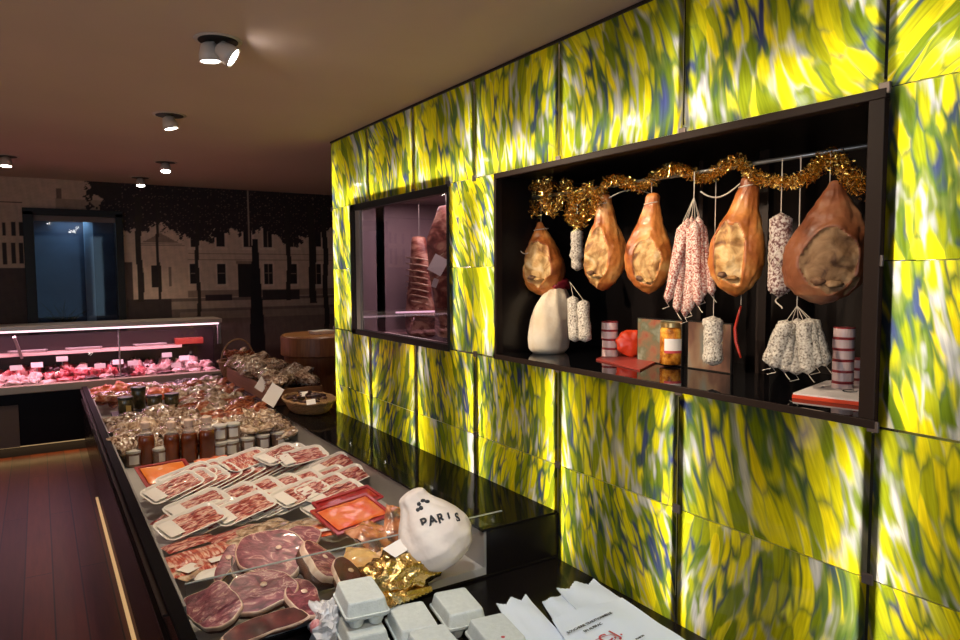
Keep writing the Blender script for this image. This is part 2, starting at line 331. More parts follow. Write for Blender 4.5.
# ------------------------------------------------------------------ back wall with its printed street view
def mural():
    wx0, wx1, wz0, wz1 = -1.85, -1.05, 1.0, 2.16        # the recessed window is cut out
    xs = np.unique(np.concatenate([np.linspace(XL, -2.3, 40), np.linspace(-2.3, 1.4, 430), np.linspace(1.4, XR, 20), [wx0, wx1]]))
    zs = np.unique(np.concatenate([np.linspace(0, .95, 12), np.linspace(.95, ZT, 190), [wz0, wz1]]))
    X, Z = np.meshgrid(xs, zs); C = np.zeros(X.shape+(3,))
    def T(px, py): p = at(px, py, Y=YB); return p.x, p.z
    def fill(mask, c): C[mask] = c
    def rect(px0, py0, px1, py1, c):
        x0, z1 = T(px0, py0); x1, z0 = T(px1, py1)
        fill((X >= x0) & (X <= x1) & (Z >= z0) & (Z <= z1), c)
    def nf(s, o=0, sz=None):
        sz = sz or s; A = np.zeros(X.shape)
        rng = np.random.RandomState(int(o*10)+3)
        for k in range(14):
            f = 2**(k/3.2); a = rng.rand()*6.28; ph = rng.rand()*6.28
            A += np.sin((X*math.cos(a)*s+Z*math.sin(a)*sz)*f+ph)/f**.45
        return A/4
    C[:] = (.60,.42,.32)                                   # sky of the old print
    xg, zg = T(60, 205); fill(Z < T(0, 330)[1]+.02, (.10,.065,.05))
    wallc = (.66,.47,.35); line = (.33,.22,.16); dark = (.03,.02,.018)
    # terrace on the far left
    rect(-120, 200, 24, 330, (.52,.38,.29)); rect(-120, 196, 22, 203, dark)
    for wx in (-60,-44,-28,-12,2,11,19): rect(wx, 222, wx+4.5, 236, dark); rect(wx, 243, wx+5, 264, dark)
    rect(-120, 268, 34, 330, (.07,.045,.04))
    rect(55, 198, 112, 212, (.40,.28,.21)); rect(56, 188, 62, 199, (.20,.13,.10)); rect(52, 196, 114, 199, (.25,.17,.13))
    # small gabled house, then the long front
    rect(118, 232, 192, 302, wallc)
    for k in range(26): rect(134+k*1.1, 246-k*.55, 186-k*1.1+1, 247-k*.55, (.28,.19,.14))
    rect(120, 262, 134, 304, (.10,.06,.05)); rect(151, 265, 162, 287, dark); rect(168, 267, 172, 286, (.25,.17,.13)); rect(140, 268, 144, 285, (.4,.28,.2))
    rect(188, 214, 345, 303, wallc)
    rect(188, 253, 345, 255, line); rect(188, 259, 345, 261, line); rect(188, 291, 345, 294, line)
    for wx in (190, 216, 243, 263, 289, 312):
        rect(wx-2, 223, wx+11, 249, (.72,.54,.42)); rect(wx, 224, wx+9, 247, dark); rect(wx+4, 224, wx+5, 247, line); rect(wx-3, 248, wx+12, 250, (.76,.58,.45))
    for wx in (190, 217, 264, 288, 312):
        rect(wx-2, 262, wx+11, 286, (.72,.54,.42)); rect(wx, 264, wx+9, 284, dark); rect(wx+4, 264, wx+5, 284, line); rect(wx+1, 273, wx+8, 273.6, line)
    rect(238, 263, 252, 297, dark); rect(236, 261, 254, 264, line)
    # street
    rect(112, 300, 345, 345, (.20,.135,.105)); rect(150, 302, 345, 304, (.45,.32,.24)); rect(180, 312, 345, 313.5, (.30,.21,.16))
    rect(118, 300, 172, 322, (.06,.04,.035)); rect(205, 295, 232, 300, (.05,.03,.03)); rect(262, 290, 300, 299, (.05,.035,.03))
    # crowns
    n = nf(9., 1); n2 = nf(40., 2); xx = X
    edge = 2.22 - .0*xx + .12*nf(5., 5)
    def zline(py): return T(200, py)[1]
    low = zline(236) + .13*nf(6., 3) + .07*n2
    xl, _ = T(100, 190)
    cr = (Z > low) & (X > xl + .25*np.clip(zline(188)-Z+.1, 0, 1)*0 + .10*nf(12., 4))
    spk = nf(150., 7, 150.) + .5*nf(70., 8)
    C[cr] = np.where((spk > .75)[..., None], (.22,.14,.11), (.035,.022,.022))[cr]
    cr2 = (Z > zline(205)+.1*n) & (X > T(88, 190)[0]+.06*n2) & (X < T(122, 190)[0]); C[cr2] = (.04,.026,.02)
    # trunks and the lamp post
    for px, w, y1 in ((139,6,302),(158,3,300),(197,4,316),(288,4.5,300),(312,7,303),(325,5,330)):
        x0, _ = T(px-w/2, 250); x1, _ = T(px+w/2, 250); z0 = T(px, y1)[1]
        s = .008*np.sin(Z*9+px)
        fill((X > x0+s) & (X < x1+s) & (Z > z0) & (Z < zline(200)), (.04,.028,.022))
    rect(247, 189, 250, 246, (.36,.25,.19)); x0, _ = T(252, 280)
    wd = .03+.05*np.clip((zline(240)-Z), 0, 1); fill((abs(X-T(256, 280)[0]) < wd) & (Z < zline(238)), (.022,.016,.016))
    C *= (1+.12*nf(60., 9))[..., None]*(1+.1*nf(3., 6))[..., None]; C = np.clip(C, .008, .8)
    nx, nzz = len(xs), len(zs)
    me = bpy.data.meshes.new('wall_back')
    V = np.stack([X, np.full(X.shape, YB), Z], -1).reshape(-1, 3)
    I = np.arange(nx*nzz).reshape(nzz, nx)
    Fq = np.stack([I[:-1,:-1], I[:-1,1:], I[1:,1:], I[1:,:-1]], -1).reshape(-1, 4)
    cxm = (X[:-1,:-1]+X[:-1,1:]).reshape(-1)/2; czm = (Z[:-1,:-1]+Z[1:,:-1]).reshape(-1)/2
    Fq = Fq[~((cxm > wx0) & (cxm < wx1) & (czm > wz0) & (czm < wz1))]
    b = len(V)
    me.from_pydata([tuple(p) for p in V.tolist()], [], [tuple(q) for q in Fq.tolist()])
    ca = me.color_attributes.new('print', 'FLOAT_COLOR', 'POINT')
    ca.data.foreach_set('color', np.concatenate([C.reshape(-1, 3), np.ones((b, 1))], 1).astype(np.float32).ravel())
    m, nt, out = newmat('printed_street_view'); bb = nt.nodes.new('ShaderNodeBsdfPrincipled'); a = nt.nodes.new('ShaderNodeAttribute'); a.attribute_name = 'print'
    bb.inputs['Roughness'].default_value = .55; bb.inputs['Specular IOR Level'].default_value = .25
    nt.links.new(a.outputs['Color'], bb.inputs['Base Color']); nt.links.new(bb.outputs[0], out.inputs[0])
    me.materials.append(m)
    o = bpy.data.objects.new('wall_back', me); COL.objects.link(o); struct(o)
    MB().box((XL,YB+.02,0),(wx0-.03,YB+.12,ZT)).box((wx1+.03,YB+.02,0),(XR,YB+.12,ZT)).box((wx0-.03,YB+.02,wz1+.03),(wx1+.03,YB+.12,ZT)).box((wx0-.03,YB+.02,0),(wx1+.03,YB+.12,wz0-.03)).build('wall_core', M['plaster'], o)
    # recessed window in it: deep black frame, smoked pane, added blue box behind in place of reflected daylight
    w = struct(thing('window_2', None, None, (-1.45, YB, wz0)))
    del_keys(w)
    MB().box((wx0-.0,YB-.10,wz0-.04),(wx0+.085,YB+.13,wz1)).box((wx1-.035,YB-.10,wz0-.04),(wx1+.03,YB+.13,wz1)).box((wx0,YB-.10,wz1-.035),(wx1+.03,YB+.13,wz1+.03)).box((wx0,YB-.10,wz0-.05),(wx1+.03,YB+.13,wz0+.02)).build('window_frame', M['blackmat'], w, bevel=.003)
    MB().box((wx0+.085,YB-.055,wz1-.085),(wx1-.035,YB-.04,wz1-.035)).build('frame_strip', pmat('taupe_strip', (.16,.12,.11), .5), w)
    MB().box((wx0+.085,YB-.03,wz0+.02),(wx1-.035,YB-.022,wz1-.04)).build('window_pane', M['glassdark'], w)
    r = MB(); x0, x1, y1, z0, z1 = wx0+.01, wx1-.005, YB+.48, wz0+.0, wz1-.01
    r.box((x0-.02,y1,z0),(x1+.02,y1+.02,z1)).box((x0-.02,YB+.13,z0),(x0,y1,z1)).box((x1,YB+.13,z0),(x1+.02,y1,z1)).box((x0-.02,YB+.13,z1),(x1+.02,y1+.02,z1+.02)).box((x0-.02,YB+.13,z0-.02),(x1+.02,y1+.02,z0))
    r.build('reflection_box', M['bluerefl'], w)
    MB().box((x0+.50,YB+.30,z0),(x0+.58,YB+.38,z1)).build('reflection_post', M['reflpost'], w)
    g = MB()
    for k in range(16):
        a = Vector((x0+.30+random.uniform(-.05,.05), YB+.25, z0)); e = a+Vector((random.uniform(-.22,.22), random.uniform(-.06,.06), random.uniform(.12,.34)))
        g.tube([a, (a+e)/2+Vector((0,0,.05)), e], lambda t: .012*(1-t)+.002, 5)
    g.build('plant', M['green'], w)
    l = light('AREA', 'window_daylight', (wx0+.4, YB+.30, wz1-.05), 1.6, (.55,.78,1), size=.3); l.rotation_euler = (0, 0, 0)  # added blue light, helps imitate the daylight reflected in the pane
def del_keys(o):
    for k in ('label','category'):
        if k in o: del o[k]
def light(kind, name, loc, energy, color=(1,1,1), size=.1, size_y=None, aim=None, spot=None, blend=.5):
    ld = bpy.data.lights.new(name, kind); ld.energy = energy; ld.color = color
    if kind == 'AREA':
        ld.size = size
        if size_y: ld.shape = 'RECTANGLE'; ld.size_y = size_y
    elif kind in ('SPOT', 'POINT'): ld.shadow_soft_size = size
    if kind == 'SPOT': ld.spot_size = math.radians(spot or 60); ld.spot_blend = blend
    o = bpy.data.objects.new(name, ld); COL.objects.link(o); o.location = loc
    if aim is not None: o.rotation_euler = (Vector(aim)-Vector(loc)).to_track_quat('-Z', 'Y').to_euler()
    return o
mural()

# ------------------------------------------------------------------ the backlit glass wall
wr = struct(thing('wall_right', None, None, (0, Y0, 0))); del_keys(wr)
NY0, NY1, NZ0, NZ1 = .925, 2.585, 1.20, 2.0          # niche opening
WY0, WY1, WZ0, WZ1 = 3.015, 4.235, 1.20, 1.99          # cold-room window opening
CAV = .16
back = pmat('white_cavity', (.8,.8,.78), .8)
def wallbits(mb, x0, x1, pieces):
    for y0, y1, z0, z1 in pieces: mb.box((x0, y0, z0), (x1, y1, z1))
yend = jy[10]
pcs = [(yend,Y0-.02,0,NZ0-.03),(yend,Y0-.02,NZ1+.03,ZT),(yend,NY0-.03,NZ0-.03,NZ1+.03),(NY1+.03,WY0-.03,NZ0-.03,NZ1+.03),(WY1+.03,Y0-.02,NZ0-.03,NZ1+.03)]
b = MB(); wallbits(b, CAV, CAV+.06, pcs); b.build('backing_board', back, wr)
b = MB(); b.box((0.0,Y0-.012,0),(.75,Y0+.012,ZT)).box((.69,yend,0),(.75,Y0,ZT)).build('end_panel', M['blackmat'], wr)
MB().box((0.0,yend,0),(CAV,Y0-.012,ZD-.006)).build('plinth', M['blackmat'], wr)
G = .004; panels = []
def panel(y0, y1, z0, z1):
    y0 += G; y1 -= G; z0 += .0012; z1 -= .0012
    cy, cz = (y0+y1)/2, (z0+z1)/2; hy, hz = (y1-y0)/2, (z1-z0)/2
    me = bpy.data.meshes.new('glass_panel')
    vs = [(x, sy*hy, sz*hz) for x in (-.006, .004) for sy, sz in ((-1,-1),(1,-1),(1,1),(-1,1))]
    me.from_pydata(vs, [], [(0,3,2,1),(4,5,6,7),(0,1,5,4),(1,2,6,5),(2,3,7,6),(3,0,4,7)])
    me.materials.append(M['panel']); me.materials.append(M['clearback'])
    me.polygons.foreach_set('material_index', [0,1,1,1,1,1])
    o = bpy.data.objects.new('glass_panel', me); COL.objects.link(o); o.parent = wr; o.location = (0, cy-Y0, cz)
    panels.append((cy, cz, hy, hz))
for j in range(10):
    panel(jy[j+1], jy[j], ZA, ZT-.012)
    panel(jy[j+1], jy[j], ZC, ZB-.004)
    panel(jy[j+1], jy[j], ZD, ZC)
for z0, z1 in ((ZB, ZM), (ZM, ZA)):
    panel(WY1+.055, Y0, z0, z1); panel(NY1+.01, WY0-.005, z0, z1)
    for j in range(6, 10): panel(jy[j+1], min(jy[j], NY0-.03), z0, z1)
# posts behind the vertical joints, the rail under the ceiling
post = MB()
for j in range(1, 10):
    pz = [(ZD, NZ0-.04), (NZ1+.04, ZT)] if j < 7 else [(ZD, ZT)]
    for z0, z1 in pz: post.box((.010, jy[j]-.015, z0), (.03, jy[j]+.015, z1))
for y in (NY0-.045,): post.box((.010, y-.020, NZ0-.03), (.03, y+.020, NZ1+.03))
for y in (NY1+.012, WY0-.012, WY1+.06): post.box((.012, y-.004, NZ0-.03), (.03, y+.004, NZ1+.03))
post.build('joint_posts', M['blackmat'], wr)
MB().box((-.012, yend, ZT-.012), (.012, Y0, ZT-.001)).build('ceiling_rail', M['darkbrown'], wr)
clips = [(jy[j], z) for j in range(0, 10) for z in (ZA, ZB-.002, ZC)] + [(WY0-.004, ZA), (NY0-.02, ZM)] + [(jy[j], ZM) for j in (7, 8)]
cl0 = None
for y, z in clips:
    if cl0 is None:
        cl0 = MB().box((-.005,-.014,-.014),(.004,.014,.014)).build('panel_clip', pmat('brushed_clip', (.16,.13,.12), .4, metal=.6), wr, bevel=.002, world=False); c = cl0
    else: c = cl0.copy(); COL.objects.link(c)
    c.location = (-.0075, y-Y0, z)
# the light tubes and light sheets behind the glass
LW = (1.0, .93, .78)
tube = bpy.data.lights.new('joint_tube', 'AREA'); tube.shape = 'RECTANGLE'; tube.size = .02; tube.color = LW
def strip(y, z0, z1, p):
    ld = bpy.data.lights.get('joint_tube_%.3f' % (z1-z0))
    if ld is None:
        ld = tube.copy(); ld.name = 'joint_tube_%.3f' % (z1-z0); ld.size_y = z1-z0; ld.energy = (z1-z0)*p
    o = bpy.data.objects.new('joint_tube', ld); COL.objects.link(o); o.location = (.085, y, (z0+z1)/2); o.rotation_euler = (PI/2, 0, -PI/2)
    # area lights shine along local -Z: turn it to world -X
    o.rotation_euler = Matrix(((0,0,1),(1,0,0),(0,1,0))).to_euler()
TP = 2.05
for j in range(0, 10):
    y = jy[j] - (.03 if j == 0 else 0)
    strip(y, ZD+.02, ZB-.04, TP); strip(y, ZA+.03, ZT-.17, TP)
    if j >= 7: strip(y, ZB+.02, ZA-.02, TP)
for y in (NY0-.10, NY1+.06, WY0-.06, WY1+.09, Y0-.05): strip(y, ZB+.04, ZA-.04, TP)
for j in range(0, 10):                                   # tubes along the foot of the top row
    ld = bpy.data.lights.get('row_tube') or tube.copy(); ld.name = 'row_tube'; ld.size = .02; ld.size_y = W-.1; ld.energy = (W-.1)*TP*.75
    o = bpy.data.objects.new('row_tube', ld); COL.objects.link(o); o.location = (.085, (jy[j]+jy[j+1])/2, ZA+.055)
    o.rotation_euler = Matrix(((0,0,1),(0,1,0),(-1,0,0))).to_euler()
sheets = {}
for cy, cz, hy, hz in panels:
    k = '%.2f_%.2f' % (hy, hz)
    if k not in sheets:
        ld = bpy.data.lights.new('light_sheet', 'AREA'); ld.shape = 'RECTANGLE'; ld.size = 2*hz; ld.size_y = 2*hy; ld.color = LW; ld.energy = 4*hy*hz*.36; sheets[k] = ld
    o = bpy.data.objects.new('light_sheet', sheets[k]); COL.objects.link(o); o.location = (CAV-.01, cy, cz)
    o.rotation_euler = Matrix(((0,0,1),(0,1,0),(-1,0,0))).to_euler()

# niche: frame, black lining, glossy shelf, rail
ND = .62
b = MB(); t = .03
for (y0, y1, z0, z1) in ((NY0-t,NY1+t*.3,NZ1-.012,NZ1+.012),(NY0-t,NY1+t*.3,NZ0-.022,NZ0),(NY0-.028,NY0+.012,NZ0,NZ1-.012),(NY1-.008,NY1+.009,NZ0,NZ1-.012)):
    b.box((-.014, y0, z0), (.02, y1, z1))
b.build('niche_frame', M['darkbrown'], wr, bevel=.002)
b = MB(); b.box((.02,NY0-.03,NZ1),(ND,NY1+.03,NZ1+.02)).box((.02,NY0-.03,NZ0),(ND,NY0,NZ1)).box((.02,NY1,NZ0),(ND,NY1+.03,NZ1)).box((ND,NY0-.03,NZ0-.02),(ND+.02,NY1+.03,NZ1+.02))
b.build('niche_lining', pmat('niche_lining', (.008,.006,.006), .3, spec=.3), wr)
MB().box((-.012,NY0-.02,NZ0-.02),(ND,NY1+.02,NZ0+.001)).build('niche_shelf', M['blackgloss'], wr)
p = at(764, 250, X=.45).y
MB().box((.44,p-.02,NZ0),(.47,p+.02,NZ1)).box((.44,1.835-.025,NZ0),(.47,1.835-.005,NZ1)).build('niche_stile', M['darkbrown'], wr)
RX = .20; RZ = 1.915
MB().tube([(RX,NY0,RZ+.003),(RX,(NY0+NY1)/2,RZ),(RX,NY1,RZ)], .007, 10).build('hanging_rail', M['steel'], wr, smooth=True)

# cold-room window: frame, pane, the room behind with hanging beef
wn = struct(thing('window_1', None, None, (0, 3.6, WZ0))); del_keys(wn)
b = MB()
b.box((-.016,WY0-.005,WZ1-.02),(.03,WY1+.055,WZ1+.022)).box((-.016,WY0-.005,WZ0-.03),(.03,WY1+.055,WZ0+.005)).box((-.016,WY1-.02,WZ0-.03),(.03,WY1+.055,WZ1+.022)).box((-.012,WY0-.006,WZ0-.03),(.03,WY0+.012,WZ1+.022))
b.build('window_frame', M['blackmat'], wn, bevel=.002)
MB().box((.0,WY0+.01,WZ0),(.008,WY1-.10,WZ1-.01)).build('window_pane', M['glassdark'], wn)
MB().box((.0,WY1-.10,WZ0),(.012,WY1-.085,WZ1-.01)).box((-.008,WY1-.085,WZ0),(.02,WY1-.01,WZ1)).build('pane_stile', M['steelm'], wn)
x1 = .66; y0, y1, z0, z1 = WY0-.03, WY1+.03, WZ0-.25, WZ1+.05
b = MB(); b.box((x1,y0,z0),(x1+.02,y1,z1)).box((.03,y0-.02,z0),(x1,y0,z1)).box((.03,y1,z0),(x1,y1+.02,z1)).box((.03,y0,z1),(x1,y1,z1+.02)).box((.03,y0,z0-.02),(x1,y1,z0))
b.build('cold_room', M['coolroom'], wn)
p = at(402, 260, X=.45)
MB().box((.44,p.y-.035,WZ0-.2),(.47,p.y+.035,1.80)).build('cold_room_post', M['blackmat'], wn)
l = light('AREA', 'cold_room_lamp', (.30, 3.5, WZ1+.03), 10, (1,.76,.76), size=.5, size_y=1.0)
# pinkish glowing bar in place of a tube's reflection in the window
a = at(378, 313, X=.30); c = at(452, 311, X=.30)
MB().tube([a, c], .006, 8).build('tube_reflection', pmat('pink_tube_reflection', (.8,.6,.7), .4, emit=(1,.6,.8), es=1.2), wn)
MB().box((.30,c.y-.1,a.z+.012),(.42,a.y,a.z+.02)).build('cold_room_shelf', M['steel'], wn)

def slab_of_ribs(px, ytop, ybot, wpx, X, label, ribs, seed):
    top = at(px, ytop, X=X); bot = at(px, ybot, X=X); s = mpp(top); h = top.z-bot.z; w = wpx*s*1.9
    t = thing('hanging_beef', label, 'meat', (X, top.y, bot.z))
    R = []
    for i in range(22):
        f = i/21; z = f*h; hw = w/2*(.85+.25*math.sin(f*5+seed))*(1 if f < .75 else 1-.8*(f-.75)/.25)
        if i == 0: hw *= .4
        ring = []
        for j in range(20):
            a_ = 2*PI*j/20; rr = 1+.14*nz(math.cos(a_)*2, math.sin(a_)*2, z*9+seed)
            ring.append((X+.05*math.sin(a_)*rr*(1 if hw > .02 else .4), top.y+hw*math.cos(a_)*rr, bot.z+z))
        R.append(ring)
    MB().rings(R).build('beef_side', M['beef'], t, smooth=True, sub=1)
    if ribs:
        for i in range(9):
            z = bot.z+h*(.30+.06*i)
            MB().tube([(X-.022,top.y-w*.42,z-.012),(X-.044,top.y-w*.2,z),(X-.046,top.y+w*.05,z+.006),(X-.030,top.y+w*.34,z+.01)], .005, 6).build('rib', M['fat'], t, smooth=True)
    MB().tube([(X,top.y,bot.z+h*.93),(X,top.y,WZ1+.05)], .002, 6).build('hook', M['steel'], t)
    return t
slab_of_ribs(419, 236, 338, 30, .36, 'ribbed side of beef hanging in the middle of the cold room window', True, 1)
slab_of_ribs(446, 205, 338, 38, .24, 'large side of beef hanging at the right edge of the cold room window', False, 4)
slab_of_ribs(393, 232, 288, 8, .42, 'thin dark strip of meat hanging left of the black post in the cold room', False, 7)
for (px, py, w_, h_, r_, lb) in ((438,265,.085,.10,.5,'large white square tag on the beef behind the cold room window'),(435,283,.03,.05,.35,'small narrow white tag below the large tag on the beef')):
    p = at(px, py, X=.14); Mx = Matrix.Translation(p) @ Matrix.Rotation(.95, 4, 'Z') @ Matrix.Rotation(r_, 4, 'X')
    t = thing('meat_tag', lb, 'tag', p)
    MB().box((-.001,-w_/2,-h_/2),(.001,w_/2,h_/2), 0, Mx).build('card', M['card'], t)
    MB().tube([p+Vector((.0,0,h_*.4)), p+Vector((.04,.0,h_*.4+.03))], .0012, 5).build('tie', M['string'], t)

# ------------------------------------------------------------------ self-service counter
LZ = .602; RX0 = -1.44; IX1 = -.355; CY0 = 2.14; CY1 = 6.80; DK = .45
ct = thing('display_counter', 'long black self-service chiller counter filled with packed charcuterie', 'counter', (-.9, 4.4, 0))
MB().box((RX0-.03,CY0,.12),(-.004,CY1,DK-.03)).build('body', M['black'], ct, bevel=.004)
MB().box((RX0+.06,CY0,0),(-.05,CY1-.02,.12)).build('plinth', M['blackmat'], ct)
MB().box((RX0-.03,.3,DK-.03),(RX0+.002,CY1,LZ-.012)).build('side_wall', M['black'], ct, bevel=.003)
MB().box((RX0-.034,.3,LZ-.012),(RX0+.008,CY1+.02,LZ)).build('rim', M['rimblack'], ct, bevel=.004)
MB().box((RX0-.02,CY0,LZ-.030),(RX0-.0465,CY1,LZ-.022)).box((RX0-.02,CY0,LZ-.11),(RX0-.042,CY1,LZ-.102)).build('trim_bar', M['darkbrown'], ct)
MB().box((RX0+.012,CY0+.005,DK-.03),(IX1,CY1-.02,DK)).build('deck', pmat('grey_deck', (.45,.43,.41), .35, col2=(.40,.385,.37), scale=3), ct)
MB().box((IX1-.012,CY0+.003,DK),(IX1,CY1-.02,LZ-.010)).box((RX0+.012,CY0+.003,DK),(RX0+.02,CY1-.02,LZ-.014)).box((RX0+.02,CY1-.03,DK),(IX1-.012,CY1-.02,LZ-.014)).build('steel_lining', M['steelm'], ct)
MB().box((IX1,CY0,DK-.03),(-.004,CY1+.14,LZ-.010)).build('ledge_body', M['black'], ct)
MB().box((IX1-.022,CY0-.005,LZ-.010),(-.0125,CY1+.16,LZ)).build('ledge_top', M['ledge'], ct, bevel=.0015)
g = MB().box((RX0+.02,CY0+.012,DK+.001),(IX1+.08,CY0+.020,LZ+.047)); g.v = [(x, y, (z if z > LZ else (z if x < IX1 else LZ+.001))) for x, y, z in g.v]
g.build('glass_divider', M['glass'], ct)
MB().box((RX0+.02,CY0+.0115,LZ+.047),(IX1+.08,CY0+.0205,LZ+.049)).build('divider_edge', M['edge'], ct)
MB().box((RX0-.036,.6,.0005),(RX0-.020,5.45,.008)).build('plinth_light', M['amberled'], ct)
l = light('AREA', 'plinth_glow', (RX0+.01, 3.3, .112), .7, (1,.60,.3), size=.03, size_y=4.2)

# low counter in front
lc = thing('low_counter', 'low black counter in the foreground with egg boxes and paper bags on it', 'counter', (-.7, 1.1, 0))
MB().box((RX0+.01,-.4,.12),(-.02,CY0-.004,.39)).build('body', M['black'], lc, bevel=.004)
MB().box((RX0+.06,-.4,0),(-.05,CY0-.03,.12)).build('plinth', M['blackmat'], lc)
MB().box((RX0+.01,-.4,.39),(-.0125,CY0-.003,.408)).build('counter_top', M['black'], lc, bevel=.003)

# ------------------------------------------------------------------ generic goods
def organic(mb, c, rad, mi=0, seed=0, amp=.18, fs=1.6, n=14, m=18, M_=None, flat=None):
    R = []
    for i in range(n+1):
        th = PI*i/n; ring = []
        for j in range(m):
            ph = 2*PI*j/m
            d = Vector((math.sin(th)*math.cos(ph), math.sin(th)*math.sin(ph), -math.cos(th)))
            k = 1+amp*nz(d.x*fs+seed, d.y*fs+seed*1.7, d.z*fs)+amp*.4*nz(d.x*fs*3, d.y*fs*3+seed, d.z*fs*3)
            q = Vector((d.x*rad[0]*k, d.y*rad[1]*k, d.z*rad[2]*k))
            if flat is not None and q.z < -flat: q.z = -flat
            ring.append((c[0]+q.x, c[1]+q.y, c[2]+q.z))
        R.append(ring)
    return mb.rings(R, mi, M_)
def pillow(w, h, t, seed, crimp=.012):
    """a sealed bag: lumpy pillow with a flat crimped edge"""
    mb = MB(); nx, ny = 16, 12
    def P(i, j, s):
        u, v = i/nx*2-1, j/ny*2-1
        k = max(0, (1-abs(u)**3.0)*(1-abs(v)**3.0))**.6
        z = s*t*.5*k*(1+.45*nz(u*3+seed, v*3, s*2+seed))+.25*t*nz(u*2, v*2, seed)*(.3 if s < 0 else 1)
        return (u*w/2*(1-.05*abs(v)**2*nz(v*3, seed, 1)), v*h/2*(1+.06*nz(u*3, seed, 0)), z)
    top = [P(i, j, 1) for j in range(ny+1) for i in range(nx+1)]; bot = [P(i, j, -1) for j in range(ny+1) for i in range(nx+1)]
    f = [(j*(nx+1)+i, j*(nx+1)+i+1, (j+1)*(nx+1)+i+1, (j+1)*(nx+1)+i) for j in range(ny) for i in range(nx)]
    mb.add(top, f); mb.add(bot, [q[::-1] for q in f]); return mb

# sealed trays of sliced ham
def make_tray(seed, mm, L=.27, Wd=.150, folds=6, lab=True):
    t = thing('sliced_ham_tray', 'x', 'tray')
    b = MB(); b.rrect([(L/2-.022,Wd/2-.022,.025,0),(L/2-.012,Wd/2-.012,.030,.002),(L/2-.004,Wd/2-.004,.034,.012),(L/2,Wd/2,.036,.014),(L/2,Wd/2,.036,.0155),(L/2-.006,Wd/2-.006,.032,.0155),(L/2-.018,Wd/2-.018,.024,.006)])
    b.build('foam_tray', M['foam'], t, smooth=False, world=False)
    s = MB(); rn = random.Random(seed)
    x0, x1 = (-L/2+.060 if lab else -L/2+.022), L/2-.020; nr = 5
    for k in range(nr):
        yc = (-.5+(k+.5)/nr)*(Wd-.036); hwk = (Wd-.036)/nr*.62; R = []
        sh = rn.uniform(-.008,.008)
        for i in range(17):
            u = i/16; x = x0+(x1-x0)*u*(1-.03*(k % 2))+sh*u*(1-u)*4; e = math.sin(PI*min(max(u,.04),.96))**.35
            R.append([(x+.004*math.sin(k*2+q), yc+dy*hwk*(.9+.2*e)+.003*math.sin(u*14+k*2.1+seed), .0072+hz_*e*(.6+.4*math.sin(u*9+k*1.7+seed)**2)) for q, (dy, hz_) in enumerate(((-1,0),(-.6,.008),(0,.0105),(.55,.0045),(1,0)))])
        s.rings(R, 0, None, False, False)
    s.build('ham_slices', mm, t, smooth=True, world=False)
    if lab: MB().box((-L/2+.016,-Wd/2+.022,.0165),(-L/2+.078,Wd/2-.024,.0172)).build('label', M['card'], t, world=False); 
    return t
tp = [make_tray(1, M['slices']), make_tray(5, M['slices'], folds=5), make_tray(9, M['bacon'], lab=False), make_tray(3, M['slices'])]
used = set()
def put_tray(k, loc, rot, label, group, sc_=1):
    if k not in used: used.add(k); o = tp[k]; o['label'] = label; o['group'] = group; o.location = loc; o.rotation_euler = rot; o.scale = (sc_,)*3; return o
    return dup(tp[k], label, loc, rot, (sc_,)*3, group)
def row(pa, pb, n, z, rotz, tilt, what, where, z2=None, kinds=(0,1,3), pitch=0):
    A = at(*pa, Z=z); B = at(*pb, Z=z2 or z); gr = 'sealed trays of sliced ham, '+where
    for i in range(n):
        f = i/max(n-1, 1); p = A.lerp(B, f)
        lb = f'tray of {what}, {ORD[i]} from left in {where}' if n > 1 else f'tray of {what}, {where}'
        put_tray(kinds[(i*7+n) % len(kinds)], p+Vector((0,0,random.uniform(-.002,.002))), Euler((random.uniform(-.03,.03)+pitch+.26, -tilt+random.uniform(-.02,.02), rotz+random.uniform(-.05,.05)), 'XYZ'), lb, gr)
# (positions are tray centres)
RZT = math.radians(20)
row((173,489),(262,470), 8, .555, RZT, .20, 'dark cured ham', 'the long middle row of trays')
row((272,467.5),(298,462), 3, .555, RZT, .20, 'dark cured ham slices', 'the middle rows at the right')
row((187,478),(286,458), 10, .575, RZT, .16, 'rosy ham', 'the row just behind the long middle row', kinds=(1,0,3))
row((334,466),(334,466), 1, .55, RZT+.15, .12, 'dark red ham', 'by the steel wall right of the middle row', kinds=(3,))
row((246,461),(279,456), 2, .60, RZT+.12, .08, 'bacon', 'the highest pair at the back of the heap', kinds=(2,0))
row((302,458),(302,458), 1, .585, RZT-.2, .05, 'pale sliced ham', 'behind the highest pair of trays', kinds=(1,))
row((191,523),(191,523), 1, .560, RZT, .10, 'sliced ham with a printed label', 'the nearest big tray at the left', kinds=(0,))
row((202,520),(216,518), 2, .545, RZT, .13, 'pale sliced ham', 'the pair tucked under the nearest tray', kinds=(1,3))
row((243,510),(243,510), 1, .560, RZT, .13, 'marbled ham', 'right of the nearest big tray', kinds=(3,))
row((254,509),(292,500), 4, .545, RZT, .13, 'sliced ham', 'the front row under the marbled tray', kinds=(3,1,0))
row((198,507),(198,507), 1, .560, RZT, .12, 'ham with a wide white label, second row', 'left edge', kinds=(1,))
row((232,500),(298,486), 4, .555, RZT, .15, 'rolled ham', 'the second row from the front', kinds=(0,3,1))
row((300,494),(324,489), 2, .565, RZT, .12, 'rolled rosy ham', 'the right end of the second row', kinds=(0,3))
row((338,496),(343,500), 2, .545, RZT, .10, 'rolled ham', 'the stack beside the steel wall', z2=.525, kinds=(3,1))
row((326,480),(346,479), 2, .530, RZT, .10, 'pale ham', 'the gap beside the steel wall', kinds=(1,0))
row((330,507),(330,507), 1, .510, RZT, .04, 'pale ham', 'the bottom of the right front stack', kinds=(1,))

